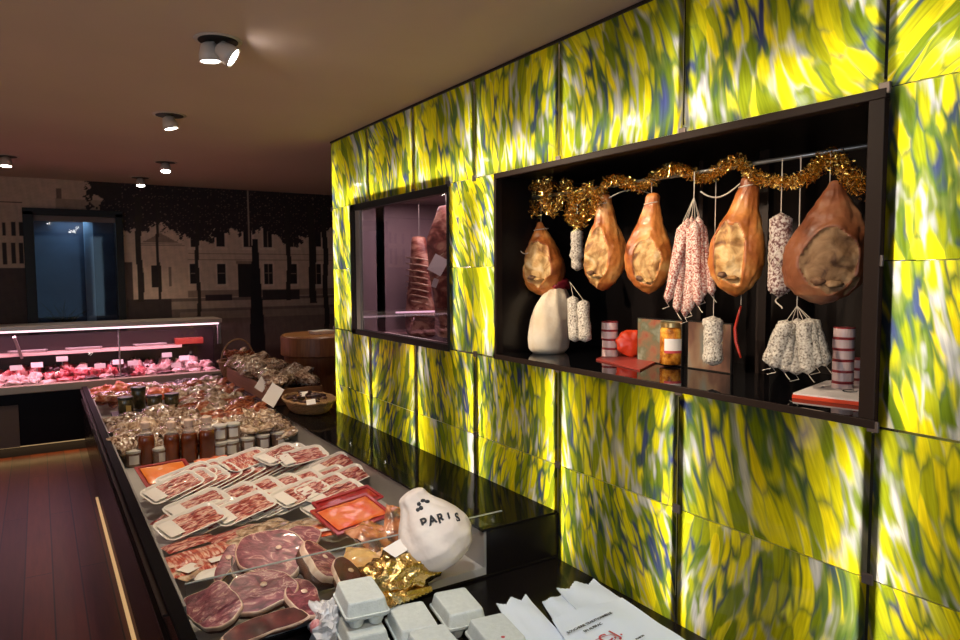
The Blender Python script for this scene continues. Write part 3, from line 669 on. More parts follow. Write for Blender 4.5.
# long vacuum packs at the left, under the front trays
def flatpack(name, label, cat, px, py, z, w, h, mm, rotz=0, tilt=0, pitch=0, card=None, group=None, t=.02, seed=None):
    p = at(px, py, Z=z); o = thing(name, label, cat, p, (pitch, tilt, rotz), group)
    pillow(w, h, t, seed if seed is not None else px*.13).build('pack', mm, o, smooth=True, world=False)
    if card: MB().box((card[0]-card[2]/2, card[1]-card[3]/2, t*.55+.004), (card[0]+card[2]/2, card[1]+card[3]/2, t*.55+.005)).build('sticker', M['card'], o, world=False)
    return o
flatpack('bacon_pack', 'clear vacuum pack of long red bacon slices left of the cut hams', 'pack', 202, 553, .535, .27, .11, M['bacon'], .2, 0, 0)
flatpack('bacon_pack', 'clear pack of bacon slices with a white corner, under the long red one', 'pack', 205, 563, .525, .25, .12, M['bacon'], .15, 0, 0, (.05,-.03,.09,.04))
flatpack('biscuit_pack', 'pale crinkled pack between the front trays and the big cut ham', 'pack', 232, 545, .53, .16, .10, M['bagpale'], .3)
flatpack('ham_pack', 'glossy pack of ham slices pinned under the nearest big tray', 'pack', 236, 534, .52, .22, .10, M['slices'], .25)
flatpack('white_pack', 'pale wrapped pack lying against the left side by the bacon', 'pack', 190, 572, .52, .12, .10, M['bagpale'], .6, 0, 0, (0,0,.07,.06))
flatpack('white_pack', 'small white pack behind the dividing glass at the left', 'pack', 214, 572, .515, .15, .08, M['foam'], .2)
flatpack('ham_pack', 'clear pack of pink sliced ham with a white edge left of the red packs', 'pack', 321, 530, .545, .22, .14, M['salmon'], .05, .05, 0, (.0,-.045,.16,.03))
flatpack('sliced_pack', 'clear pack of pale slices in front of the right tray stack', 'pack', 300, 527, .53, .18, .13, M['bagpale'], .3)

flatpack('ham_pack', 'clear pack of sliced ham squeezed against the left side, by the nearest big tray', 'pack', 168, 520, .53, .12, .10, M['slices'], .9)
flatpack('white_pack', 'yellowish pack squeezed against the left side, before the orange pack', 'pack', 158, 497, .53, .10, .09, M['bagpale'], .7)
flatpack('ham_pack', 'clear pack showing below the long middle row of trays', 'pack', 205, 505, .50, .30, .08, M['slices'], .35)
flatpack('ham_pack', 'clear pack of ham between the front tray row and the bacon packs', 'pack', 190, 543, .52, .20, .09, M['slices'], .3)
flatpack('white_pack', 'pale pack between the front tray row and the diamond-shaped wedge', 'pack', 262, 527, .53, .22, .09, M['bagpale'], .3)
# cut hams (dry-cured pieces with the cut face up)
def cut_ham(label, px, py, z, w, h, thick, rotz, pitch, roll, seed, sq=.0, mm='meat'):
    p = at(px, py, Z=z); o = thing('cut_ham', label, 'ham', p, (pitch, roll, rotz), 'cut pieces of cured ham in the front of the counter')
    n = 56; out = []
    for j in range(n):
        a = 2*PI*j/n; c, s = math.cos(a), math.sin(a)
        k = 1/max(abs(c)**(2+sq*3)+abs(s)**(2+sq*3), .01)**(1/(2+sq*3))
        k *= 1+.09*math.sin(2*a+seed)+.06*math.sin(3*a+seed*2)+.035*math.sin(5*a+seed*3)+.012*math.sin(11*a+seed)
        out.append((w/2*k*c, h/2*k*s))
    def ring(sc_, zz, wv=0): return [(x*sc_, y*sc_, zz+wv*nz(x*sc_*22, y*sc_*22, seed)) for x, y in out]
    MB().rings([ring(.45,-thick,.01), ring(.72,-thick*.93,.01), ring(.93,-thick*.66,.006), ring(1.0,-thick*.30,.004)]).build('rind', M['rind'], o, smooth=True, world=False)
    MB().rings([ring(.999,-thick*.31,.004), ring(1.01,-thick*.16,.003), ring(1.0,-.004), ring(.975,.0005), ring(.955,.0005)], 0, None, False).build('fat_edge', M['fat'], o, smooth=True, world=False)
    fc = MB().rings([ring(.96,.0003), ring(.85,.0015,.002), ring(.7,.0015,.003), ring(.5,.0015,.003), ring(.3,.002,.003), ring(.12,.002,.002)], 0, None, False)
    fc.f.append(tuple(range(5*n, 6*n))); fc.m.append(0); fc.build('cut_face', M[mm], o, smooth=True, world=False)
    if seed % 2 < 1.2: organic(MB(), (w*.07, h*.1, .004), (.011,.009,.003), seed=seed).build('bone', M['fat'], o, smooth=True, world=False)
    return o
cut_ham('large oval cut ham in the middle, wine-red face with pale fat edge', 259, 590, .565, .215, .165, .06, -.20, .50, .0, 1.0)
cut_ham('big diamond-shaped wedge of cured ham behind the large oval one', 272, 552, .60, .24, .21, .07, -.75, .50, .10, 2.1, .1)
cut_ham('squarish cut ham at the left end, fat on two sides', 213, 605, .55, .140, .160, .06, .1, .40, -.40, 3.2, .8)
cut_ham('cut ham with dark face at the right, before the gold parcel', 324, 560, .58, .15, .16, .08, .3, .50, .50, 4.0, .3)
cut_ham('smaller cut ham between the diamond-shaped wedge and the sliced ham pack', 300, 540, .58, .15, .13, .06, -.6, .5, .2, 5.3, .2)
cut_ham('cut ham half hidden between the large oval one and the egg boxes', 304, 596, .535, .12, .16, .05, .3, .45, .2, 6.1)
cut_ham('thin slice of ham leaning by the bacon packs', 226, 562, .575, .05, .16, .03, -.6, .6, .1, 7.0)
cut_ham('narrow dark piece of ham between the thin slice and the wedge', 240, 562, .57, .06, .15, .04, -.3, .6, .2, 2.6, mm='meatdry')
cut_ham('dark packed piece of ham lying lowest, under the large oval one', 266, 624, .52, .24, .08, .03, .15, .3, 0, 1.7, .5, mm='meatdry')
cut_ham('dark end of cured ham near the gold parcel', 350, 574, .54, .13, .15, .05, .2, .45, .3, 4.6, mm='meatdry')

# orange tray, salmon, red tray, packs on the right
def frametray(label, px, py, z, w, h, m_in, rotz, pitch=0, roll=0, group=None):
    o = thing('smoked_fish_pack', label, 'pack', at(px, py, Z=z), (pitch, roll, rotz))
    MB().rrect([(w/2-.008,h/2-.008,.006,0),(w/2,h/2,.008,.014),(w/2,h/2,.008,.017),(w/2-.014,h/2-.014,.006,.017),(w/2-.018,h/2-.018,.006,.010)]).build('red_sleeve', M['redpack'], o, world=False)
    pillow(w-.045, h-.045, .012, px*.1).build('contents', m_in, o, smooth=True, world=False)
    for c in o.children:
        if c.name.startswith('contents'): c.location.z = .016
    return o
frametray('orange pack in a dark red frame at the left edge of the counter', 166, 475, .575, .245, .20, M['orange'], .16, .28)
frametray('large red pack with an orange-red window beside the white wrapped ham', 352, 516, .565, .30, .19, M['orangered'], .30, .3)
frametray('second red pack sticking out behind the orange-red one', 348, 503, .56, .32, .12, M['redpack'], .32, .3)
flatpack('salmon_pack', 'orange pink salmon slices in a clear pack right of the orange pack', 'pack', 214, 464, .588, .17, .12, M['salmon'], .15, .0, .35, t=.04)
flatpack('salmon_pack', 'pale pink slices peeping out in front of the salmon', 'pack', 205, 471, .57, .13, .08, M['salmon'], .2)
o = flatpack('dried_meat_pouch', 'rust and orange pouch of dried meat left of the white wrapped ham', 'pouch', 374, 537, .575, .17, .17, M['rust'], .5, .1, .35, t=.06)
o = flatpack('dried_meat_pouch', 'tall clear pouch with a dark blue-grey patch leaning on the wrapped ham', 'pouch', 398, 525, .60, .11, .17, M['rust'], -.35, .3, .6, t=.05, seed=3.3)
o = flatpack('golden_pouch', 'amber pouch spread in front of the rust pouch, edge against the glass', 'pouch', 372, 558, .545, .20, .12, M['amberfilm'], -.5, .1, .2, t=.035)
# gold foil parcel
gp = at(403, 571, Z=.545); o = thing('gold_foil_parcel', 'crumpled gold foil parcel with a white label, next to the white wrapped ham', 'parcel', gp, (.12,0,.25))
g = MB(); organic(g, (0,0,0), (.150,.095,.080), seed=3, amp=.30, fs=3.2, n=30, m=44); g.build('parcel', M['gold'], o, smooth=True, world=False)
g = MB(); organic(g, (.105,.02,.05), (.045,.04,.07), seed=9, amp=.5, fs=2, n=12, m=16); g.build('foil_ear', M['gold'], o, world=False)
g = MB()
for k in range(12):
    a = -2.6+k*.09; g.tube([(-.09,-.03,0),(-.13+.005*k,-.06-.004*k,-.01),(-.14+.016*k,-.10,-.035)], lambda t: .004+.010*t, 5)
g.build('gathered_end', M['gold'], o, world=False)
MB().box((-.045,-.03,0),(.045,.03,.001), 0, Matrix.Translation((-.02,.01,.088)) @ Euler((.15,-.1,.1)).to_matrix().to_4x4()).build('label', M['card'], o, world=False)
# white cloth-wrapped ham with black lettering
def text_mesh(txt, size, mm, parent, Mw, name='lettering', depth=.0006, align='CENTER', bold=0.0):
    cu = bpy.data.curves.new('t', 'FONT'); cu.body = txt; cu.size = size; cu.extrude = depth; cu.offset = size*bold; cu.align_x = align; cu.align_y = 'CENTER'
    ob = bpy.data.objects.new('t', cu); COL.objects.link(ob); bpy.context.view_layer.update()
    me = bpy.data.meshes.new_from_object(ob.evaluated_get(bpy.context.evaluated_depsgraph_get())); bpy.data.objects.remove(ob)
    me.materials.clear(); me.materials.append(mm)
    me.transform(Mw)
    o = bpy.data.objects.new(name, me); COL.objects.link(o); o.parent = parent; return o
wB = at(450, 566, Z=.53); dpt = (wB-CAM).dot(fw)
wT = at(409, 491, Z=.70); wT = CAM+(wT-CAM)*((dpt+.02)/(wT-CAM).dot(fw))
ax = wT-wB; WL = ax.length; axn = ax.normalized(); ms = dpt/F
def wrad(t):
    K = [(0,6),(.05,22),(.14,33),(.28,39),(.42,38.5),(.56,34),(.68,27),(.78,20),(.86,15.5),(.94,14),(.99,11),(1,4)]
    for (a_, b_), (c_, d_) in zip(K, K[1:]):
        if t <= c_: return (b_+(d_-b_)*(t-a_)/(c_-a_))*ms
    return 4*ms
o = thing('wrapped_ham', 'ham wrapped in white cloth with black lettering, beside the steel wall', 'ham', wB)
a0 = axn.orthogonal().normalized(); b0 = axn.cross(a0); R = []
for i in range(37):
    t = i/36; c = wB.lerp(wT, t); R.append([])
    for j in range(48):
        an = 2*PI*j/48; q = (a0*math.cos(an)+b0*math.sin(an)); rr = wrad(t)*(1+.035*math.sin(an*7+t*6+nz(t*4, an, 1)*3)*(.4+t)+.06*nz(q.x*2, q.y*2, t*3))
        v = c+q*rr; v.z = max(v.z, DK+.002); R[-1].append(tuple(v))
MB().rings(R).build('cloth_wrap', M['cloth'], o, smooth=True, sub=1)
def on_wrap(px, py):
    d = (fw*F + r2*(px-480) - u2*(py-320)).normalized(); s_ = dpt-.25
    for _ in range(900):
        q = CAM+d*s_; t = (q-wB).dot(axn)/WL
        if 0 <= t <= 1 and ((q-wB)-axn*(t*WL)).length < wrad(t)*1.0: break
        s_ += .0005
    return q, ((q-wB)-axn*(t*WL)).normalized()
Wi = Matrix.Translation(wB).inverted()
for k, ch in enumerate('PARIS'):
    q, nrm = on_wrap(424+k*8.2, 521-k*1.2+(k-2)**2*.5); X_ = (r2*.94+u2*.34); X_ = (X_-nrm*X_.dot(nrm)).normalized(); Yv = nrm.cross(X_)
    Mx = Matrix((X_, Yv, nrm)).transposed().to_4x4(); Mx.translation = q+nrm*.004
    text_mesh(ch, .044, M['ink'], o, Wi @ Mx, bold=.035)
g = MB()
for k, (px, py) in enumerate(((419,504),(423,501),(421,508),(427,502),(418,510))):
    q, nrm = on_wrap(px, py); organic(g, tuple(q), (.008+.002*(k % 2),.008,.008), seed=k, n=6, m=8)
g.build('black_emblem', M['ink'], o)

# amber bottles
def bottle_proto():
    o = thing('amber_bottle', 'x', 'bottle', group='amber bottles with beige caps')
    MB().lathe([(.030,0),(.036,.004),(.037,.02),(.035,.06),(.0365,.10),(.037,.14),(.034,.160),(.031,.168)], 24).build('bottle_body', M['honey'], o, smooth=True, world=False)
    MB().lathe([(.031,.168),(.024,.186),(.017,.198),(.0155,.212)], 20).build('neck', M['clearplastic'], o, smooth=True, world=False)
    MB().lathe([(.0205,.208),(.0215,.210),(.0215,.238),(.0195,.242)], 20).build('cap', M['capbeige'], o, smooth=False, world=False)
    return o
bp_ = bottle_proto()
for k, (px, py, s_, lb) in enumerate(((147,464,1,'amber bottle standing alone at the left of the four'),(172.5,462,.97,'amber bottle, second from the left, beside the gap'),(190,461,1.0,'amber bottle, third from the left'),(208,459,1.04,'amber bottle furthest right, next to the pale-lidded jars'))):
    p = at(px, py, Z=DK+.001)
    if k == 0: bp_.location = p; bp_['label'] = lb; bp_.scale = (1.28,1.28,1.04)
    else: dup(bp_, lb, p, (0,0,k), (s_*1.28,s_*1.28,s_*1.04))
# pale-lidded jars
def jar_proto(name, cat, r, h, mb_, ml, label_card=True):
    o = thing(name, 'x', cat)
    jb = MB().lathe([(r*.9,0),(r,.004),(r,h*.80),(r*.93,h*.86)], 22).build('jar_body', mb_, o, smooth=True, world=False)
    MB().lathe([(r*.96,h*.84),(r*1.05,h*.85),(r*1.05,h*.98),(r*.97,h)], 22).build('lid', ml, o, world=False)
    if label_card:
        ring = [[((r+.0008)*math.cos(a), (r+.0008)*math.sin(a), z) for a in [(-2.3+.16*i) for i in range(9)]] for z in (h*.18, h*.72)]
        MB().rings(ring, 0, None, False, False).build('label', M['card'], jb, world=False)
    return o
jp = jar_proto('potted_meat_jar', 'jar', .043, .096, M['pate'], M['lidwhite'])
DZ = DK+.001
lower = [(232,455),(248,452),(263,449),(278,446),(220,457),(160,463),(134,466)]
first = True
names = ['second in the lower row right of the bottles','third in the lower row right of the bottles','fourth in the lower row right of the bottles','furthest right in the lower row by the steel wall','half behind the rightmost amber bottle','low in the gap between the first two amber bottles','left of the first amber bottle']
def put_jar(p, lb, rz=0):
    global first
    if first: first = False; jp.location = p; jp.rotation_euler = (0,0,rz); jp['label'] = lb; jp['group'] = 'pale-lidded jars of potted meat'; return jp
    return dup(jp, lb, p, (0,0,rz), (1,1,1))
for (px, py), nm in zip(lower, names): put_jar(at(px, py, Z=DZ), 'pale-lidded jar of potted meat, '+nm, random.uniform(-.5,.6))
for (px, py, nm) in ((234,438,'standing on top of the lower row, beside the biscuit pack'),(221,440,'top of the stack behind the rightmost bottle')):
    p = at(px-1, py, Z=DZ+.0965); put_jar(p, 'pale-lidded jar of potted meat, '+nm)
for (px, py, nm) in ((181,447,'behind and between the second and third bottles'),(199,445,'behind and between the third and fourth bottles'),(274,437,'in the back row near the steel wall, under pale bags'),(137,452,'behind the first bottle at the left')):
    p = at(px, py, Z=DZ); p.z = DZ; put_jar(p, 'pale-lidded jar of potted meat, '+nm)
jo = jar_proto('olive_jar', 'jar', .052, .125, M['olive'], M['darklid'], False)
for k, (px, py, lb) in enumerate(((126,413,'round jar of dark pickles, furthest left of the four'),(139,408,'taller jar of dark pickles with the greenish lid, second from the left'),(155,411,'jar of dark pickles, third from the left'),(172,409,'jar of dark pickles, right end of the four'))):
    p = at(px, py, Z=.521)
    if k == 0: jo.location = p; jo['label'] = lb; jo['group'] = 'jars of dark pickles at the back left'
    else: dup(jo, lb, p, (0,0,0), (1,1,1.35 if k == 1 else 1))
o = thing('price_tag', 'small yellow price tag standing by the leftmost jar of pickles', 'tag', at(129, 417, Z=.521), (0,0,-.5))
MB().box((-.018,-.002,0),(.018,.002,.085)).build('card', pmat('yellow_card', (.75,.5,.12), .5), o, world=False)

ja, jb = at(120, 415, Z=.52), at(182, 407, Z=.52)
rs = thing('jar_riser', 'low black riser under the dark pickle jars', 'riser', ((ja.x+jb.x)/2, (ja.y+jb.y)/2, DK+.001))
MB().box((-.27,-.13,0),(.29,.13,.069)).build('riser', M['blackmat'], rs, world=False)
# heaps of packs in the far half: every pack a thing
def heap(name, cat, mm, spots, w, h, t, desc, group, jit=.6):
    protos = []
    for k, (px, py, z) in enumerate(spots):
        lb = desc(k); p = at(px, py, Z=z)
        rot = (random.uniform(-.35,.35), random.uniform(-.35,.35), random.uniform(-jit, jit))
        if k < 3:
            o = thing(name, lb, cat, p, rot, group); pillow(w, h, t, k*5.1+px).build('bag', mm, o, smooth=True, world=False); protos.append(o)
        else: dup(protos[k % 3], lb, p, rot, (random.uniform(.85,1.15),)*3)
def od(what, where): return lambda k: f'{what}, {ORD[k]} from the left {where}'
heap('biscuit_bag', 'bag', M['bagpale'], [(247,430,.58),(262,429,.57),(286,433,.53)], .16, .10, .05, od('bag of pale beige biscuits', 'just behind the lower row of jars'), 'pale biscuit bags')
heap('biscuit_bag', 'bag', M['bagpale'], [(122,441,.54),(126,452,.53),(133,443,.55)], .10, .09, .05, od('crumpled pale bag', 'at the left edge beside the first bottle'), 'pale bags at the left edge')
KIND = {'g': ('sausage_slice_bag', M['bag'], 'clear lumpy bag of dried sausage slices'), 'r': ('cured_sausage_pack', M['bagred'], 'red-brown sausage vacuum pack'),
        'p': ('biscuit_bag', M['bagpale'], 'frosted bag of pale biscuits'), 'o': ('salmon_pack', M['salmon'], 'orange-red pack'), 'd': ('dark_sausage_bag', M['bagdark'], 'dark bag of cured sausage')}
bed = ['gggggggg', 'ggggpgpg', 'gpgggrpp', 'ggpgrrrr', 'rgpgrprr', '....rprr', '....prpp', '....rgrr', '....pgpr', 'rrrorrpr', 'o.rrgrpr', 'oorprdpg']
bp2 = {}
for j, line in enumerate(bed):
    y = 4.50+j*.195
    for i, ch in enumerate(line):
        if ch == '.': continue
        x = -1.33+i*(.90/7)+(.03 if j % 2 else -.01); x = min(max(x, -1.33), -.45)
        nm, mm, words = KIND[ch]; lb = f'{words}, {ORD[i]} from left, row {ORD[j]} behind the bottles'
        p = (x+random.uniform(-.02,.02), y+random.uniform(-.03,.03), .545+random.uniform(0,.03)); rot = (random.uniform(.15,.75), random.uniform(-.3,.3), random.uniform(-.7,.7))
        if ch == 'r': rot = (random.uniform(.1,.5), random.uniform(-.35,.1), random.uniform(-.2,.6))
        key = (ch, (i+j) % 2)
        if key not in bp2:
            o = thing(nm, lb, 'bag' if ch != 'r' else 'pack', p, rot, 'packs heaped in the far half of the counter'); pillow(*((.20,.16,.085) if ch != 'r' else (.26,.13,.07)), len(bp2)*4.3+2).build('pack', mm, o, smooth=True, world=False); bp2[key] = o
        else: dup(bp2[key], lb, p, rot, (random.uniform(.9,1.15),)*3)

# ------------------------------------------------------------------ ledge goods: crate, baskets
cr = thing('wooden_crate', 'long brown wooden crate full of clear bags on the black ledge', 'crate', (-.20, 5.55, LZ))
cy0, cy1, cx0, cx1 = 5.00, 6.45, -.345, .03; b = MB(); hgt = .12
b.box((cx0,cy0,LZ),(cx0+.015,cy1,LZ+hgt)).box((cx1-.015,cy0,LZ),(cx1,cy1,LZ+hgt)).box((cx0+.015,cy0,LZ),(cx1-.015,cy0+.015,LZ+hgt)).box((cx0+.015,cy1-.015,LZ),(cx1-.015,cy1,LZ+hgt)).box((cx0+.015,cy0+.015,LZ),(cx1-.015,cy1-.015,LZ+.012))
b.build('crate_sides', M['crate'], cr, bevel=.002)
cnt = 0
for i in range(9):
    for j in range(2):
        y = cy0+.10+i*.155; x = cx0+.10+j*.17
        p = (x+random.uniform(-.02,.02), y, LZ+.155+random.uniform(-.01,.03)); rot = (random.uniform(-.5,.5), random.uniform(-.5,.5), random.uniform(-1,1))
        lb = f'crinkled bag in the crate, {"front" if j == 0 else "wall-side"} row, {ORD[i]} from the near end'
        if cnt < 3:
            o = thing('biscuit_bag', lb, 'bag', p, rot, 'clear crinkled bags in the wooden crate'); pillow(.20,.17,.09, cnt*3.3).build('bag', M['bag'], o, smooth=True, world=False); (cb := globals().setdefault('crate_bags', [])).append(o)
        else: dup(crate_bags[cnt % 3], lb, p, rot, (random.uniform(.9,1.2),)*3)
        cnt += 1
for k, (px, py, s_, lb) in enumerate(((273,395,.105,'large white price card hanging over the front of the crate'),(262,384,.075,'smaller white card overlapping the large one on the crate'))):
    p = at(px, py, X=cx0-.012); o = thing('price_card', lb, 'card', p, (0,0,0))
    MB().box((-.0015,-s_*.55,-s_*.7),(.0015,s_*.55,s_*.7), 0, Euler((0,.35,.75)).to_matrix().to_4x4() @ Euler((.45,0,0)).to_matrix().to_4x4()).build('card', M['card'], o, world=False)
# round wicker basket
def wicker_basket(name, label, c, rx, ry, h, rot=(0,0,0), handle=None):
    o = thing(name, label, 'basket', c, rot); b = MB(); R = []
    n = 48
    for f in [i/8 for i in range(9)]:
        k = .72+.28*f**.7; R.append([(rx*k*math.cos(2*PI*j/n)*(1+.012*(-1)**(j//1+int(f*8))), ry*k*math.sin(2*PI*j/n)*(1+.012*(-1)**(j+int(f*8))), h*f) for j in range(n)])
    for f in [1-i/4 for i in range(5)]:
        k = (.72+.28*f**.7)*.95; R.append([(rx*k*math.cos(2*PI*j/n), ry*k*math.sin(2*PI*j/n), .006+(h-.004)*f) for j in range(n)])
    b.rings(R); b.build('woven_bowl', M['wicker'], o, world=False)
    MB().tube([(rx*1.01*math.cos(2*PI*j/40), ry*1.01*math.sin(2*PI*j/40), h+.004*math.sin(j*2.4)) for j in range(41)], .011, 8).build('rim', M['wicker'], o, smooth=True, world=False)
    if handle: MB().tube([(rx*math.cos(a), 0, h+handle*math.sin(a)) for a in [PI*i/20 for i in range(21)]], .008, 8).build('handle', M['wicker'], o, smooth=True, world=False)
    return o
bc = at(315, 411, Z=LZ+.001); bc = Vector((-.178, 4.70, LZ+.003))
wicker_basket('round_basket', 'shallow round wicker basket of dark dried sausages on the black ledge', bc, .165, .25, .085)
cnt = 0
for k in range(30):
    a = random.uniform(0, 2*PI); r = random.uniform(0, .85)**.5
    p = (bc.x+.125*r*math.cos(a), bc.y+.19*r*math.sin(a), LZ+.080+random.uniform(0,.025)+.02*(1-r)); rot = (random.uniform(-.2,.2), random.uniform(-.2,.2), random.uniform(-PI, PI))
    lb = 'short dark dried sausage heaped in the shallow round basket'
    if k == 0:
        ds = tag(MB().tube([(-.04,0,0),(-.037,0,0),(-.02,.003,0),(0,.004,0),(.02,.003,0),(.037,0,0),(.04,0,0)], lambda t: .011*math.sin(PI*min(max(t,.06),.94))**.4, 8).build('dried_sausage', M['bagdark'], smooth=True), lb, 'sausage', 'dark dried sausages in the round basket'); ds.location = p; ds.rotation_euler = rot
    else: dup(ds, None, p, rot)
for (px, py, w_, lb) in ((311,402,.060,'square white tag lying on the sausages in the round basket'),(304,394,.055,'narrow pale tag behind the square one in the round basket')):
    p = at(px, py, Z=LZ+.116); o = thing('price_tag', lb, 'tag', p, (.5,-.1,-.3)); MB().box((-w_/2,-w_*.45,-.001),(w_/2,w_*.45,.001)).build('card', M['card'], o, world=False)
# handled basket at the far end
hb = Vector((-.20, 6.66, LZ+.002))
wicker_basket('handled_basket', 'wicker basket with a tall arched handle at the far end of the ledge', hb, .19, .15, .15, (0,0,.5), .20)
heap2 = []
for k in range(9):
    a = k*2.4; r = .09*math.sqrt(k/9)
    p = (hb.x+r*math.cos(a)*1.3, hb.y+r*math.sin(a), LZ+.18+random.uniform(0,.04)); rot = (random.uniform(-.7,.7), random.uniform(-.7,.7), random.uniform(-2,2))
    lb = 'small pale crinkled bag packed in the basket with the arched handle' if k % 2 else 'small reddish bag packed in the basket with the arched handle'
    if k < 2: o = thing('snack_bag', lb, 'bag', p, rot, 'pale bags in the handled basket' if k else 'reddish bags in the handled basket'); pillow(.13,.11,.055,k+2).build('bag', M['bagpale'] if k else M['bagred'], o, smooth=True, world=False); heap2.append(o)
    else: dup(heap2[k % 2], None, p, rot)

# ------------------------------------------------------------------ round chopping block behind the wall end
bx, by = .43, 6.25
o = thing('round_block', 'round wooden butcher block beyond the end of the glass wall', 'butcher block', (bx, by, 0))
MB().lathe([(.29,0),(.30,.02),(.30,.80),(.295,.81)], 48, c=(bx,by,0)).build('drum', M['oak'], o, smooth=False)
MB().lathe([(.315,.81),(.33,.82),(.33,.985),(.318,.997)], 48, c=(bx,by,0)).build('block_head', M['oak'], o)
MB().lathe([(.318,.9975),(.315,1.002)], 48, c=(bx,by,0)).build('block_top', M['oaktop'], o)
p = Vector((.44, 6.2, 1.004))
o = thing('flat_dish', 'pale flat rectangular dish on top of the round wooden block', 'dish', (p.x+.02, p.y, 1.004), (0,0,.2))
MB().rrect([(.09,.06,.01,0),(.11,.075,.015,.03),(.106,.071,.014,.03),(.086,.056,.01,.006)]).build('dish', M['card'], o, world=False)

# ------------------------------------------------------------------ serve-over deli case at the back
DY = 7.0; DX0, DX1 = -3.1, -.23
dc = thing('deli_case', 'long serve-over meat case with pink lighting in front of the street mural', 'display case', ((DX0+DX1)/2, 7.3, 0))
MB().box((DX0,DY+.03,.10),(DX1-.02,7.70,.56)).build('body', M['black'], dc, bevel=.003)
MB().box((DX0,DY+.10,0),(DX1-.05,7.65,.10)).build('plinth', M['blackmat'], dc)
MB().box((DX0,DY+.012,.10),(-1.94,DY+.03,.46)).build('front_panel', pmat('taupe_panel', (.13,.085,.065), .5), dc)
MB().box((DX0,DY-.03,.56),(DX1+.0,DY+.06,.625)).build('front_rail', pmat('taupe_rail', (.50,.42,.33), .35, metal=.3), dc, bevel=.006)
MB().box((DX0,DY+.06,.585),(DX1-.02,7.45,.60)).build('tray_deck', M['whitesteel'], dc)
MB().box((DX0,7.45,.60),(DX1-.02,7.47,1.02)).build('back_screen', pmat('dark_screen', (.035,.022,.022), .25), dc)
MB().box((DX0,DY+.13,1.085),(DX1,7.50,1.125)).build('top_shelf', pmat('pale_top', (.62,.52,.44), .3, metal=.3), dc, bevel=.004)
MB().box((DX0,DY+.145,1.068),(DX1-.03,DY+.175,1.084)).build('light_bar', M['led'], dc)
MB().box((DX0,DY+.30,.845),(DX1-.35,DY+.44,.87)).build('inner_shelf', pmat('shelf_rose', (.62,.46,.40), .35), dc)
g = MB(); g.add([(DX0,DY+.02,.625),(DX1-.01,DY+.02,.625),(DX1-.01,DY+.125,1.083),(DX0,DY+.125,1.083),(DX0,DY+.026,.625),(DX1-.01,DY+.026,.625),(DX1-.01,DY+.131,1.083),(DX0,DY+.131,1.083)], [(0,1,2,3),(7,6,5,4),(0,4,5,1),(2,6,7,3),(1,5,6,2),(0,3,7,4)]).build('front_glass', M['glass'], dc)
for x in (DX1-.035, DX0):
    MB().add([(x,DY+.05,.625),(x+.03,DY+.05,.625),(x+.03,DY+.17,1.085),(x,DY+.17,1.085),(x,7.44,.625),(x+.03,7.44,.625),(x+.03,7.44,1.085),(x,7.44,1.085)], [(0,1,2,3),(7,6,5,4),(0,4,5,1),(2,6,7,3),(1,5,6,2),(0,3,7,4)]).build('end_glass', M['glass'], dc)
    MB().box((x,DY+.17,.87),(x+.03,DY+.21,1.085)).build('pillar', M['steelm'], dc)
a = at(14, 337, Y=DY+.20); c = at(22, 358, Y=DY+.32)
MB().tube([a, c], .016, 4).build('strut', M['steelm'], dc)
for x in (DX0+.9, -1.15): MB().box((x-.004,DY+.04,.63),(x+.004,DY+.14,1.07)).build('glass_joint', M['edge'], dc)
l = light('AREA', 'deli_tube', ((DX0+DX1)/2, DY+.19, 1.062), 22, (1,.45,.64), size=.05, size_y=DX1-DX0-.1); l.rotation_euler = (math.radians(0), math.radians(0), PI/2)
MB().box((DX0,DY+.04,.092),(DX1-.06,DY+.06,.0995)).build('plinth_lamp', M['amberled'], dc)
light('AREA', 'deli_plinth_glow', (-1.65, DY+.05, .088), 3.2, (1,.60,.25), size=.05, size_y=2.6).rotation_euler = (0, 0, PI/2)
# meats on the deck
xs_ = -2.55; k = 0; mats_d = [M['pinkmeat'], M['pinkmeat'], M['palemeat'], M['darkmeat'], M['palemeat'], M['pinkmeat']]
kindn = ['red roast', 'fresh red cut', 'pale joint', 'dark sausage coil', 'pale cutlets', 'rolled roast']
prot = {}
for rowi, (yy, zz) in enumerate(((DY+.14,.600),(DY+.27,.600),(DY+.39,.600))):
    x = -2.35 + rowi*.05; i = 0
    while x < DX1-.12:
        q = random.choice([0,1,2,3,4,5]) if x < -1.3 else random.choice([2,3,4,4,3,0])
        w = random.uniform(.075,.13); nm = kindn[q]
        rr = ['front','middle','rear'][rowi]
        lb = f'{nm} in the {rr} row of the pink-lit meat case, {ORD[i] if i < 20 else str(i)} from the left'
        hh = .035+.02*rowi
        if q not in prot:
            o = thing('meat_cut', lb, 'meat', (x, yy, zz), (0,0,random.uniform(-.5,.5)), 'meats laid out in the pink-lit case'); prot[q] = o
            mb_ = MB(); organic(mb_, (0,0,.022), (.068,.06,.030), seed=q*3, amp=.75, fs=2.3, n=12, m=18, flat=.0215); mb_.build('meat', mats_d[q], o, smooth=True, world=False)
        else: dup(prot[q], lb, (x, yy, zz), (0,0,random.uniform(-3,3)), (w/.11, 1, 1+rowi*.75+random.uniform(-.2,.3)))
        x += w+.015; i += 1
cardp = None
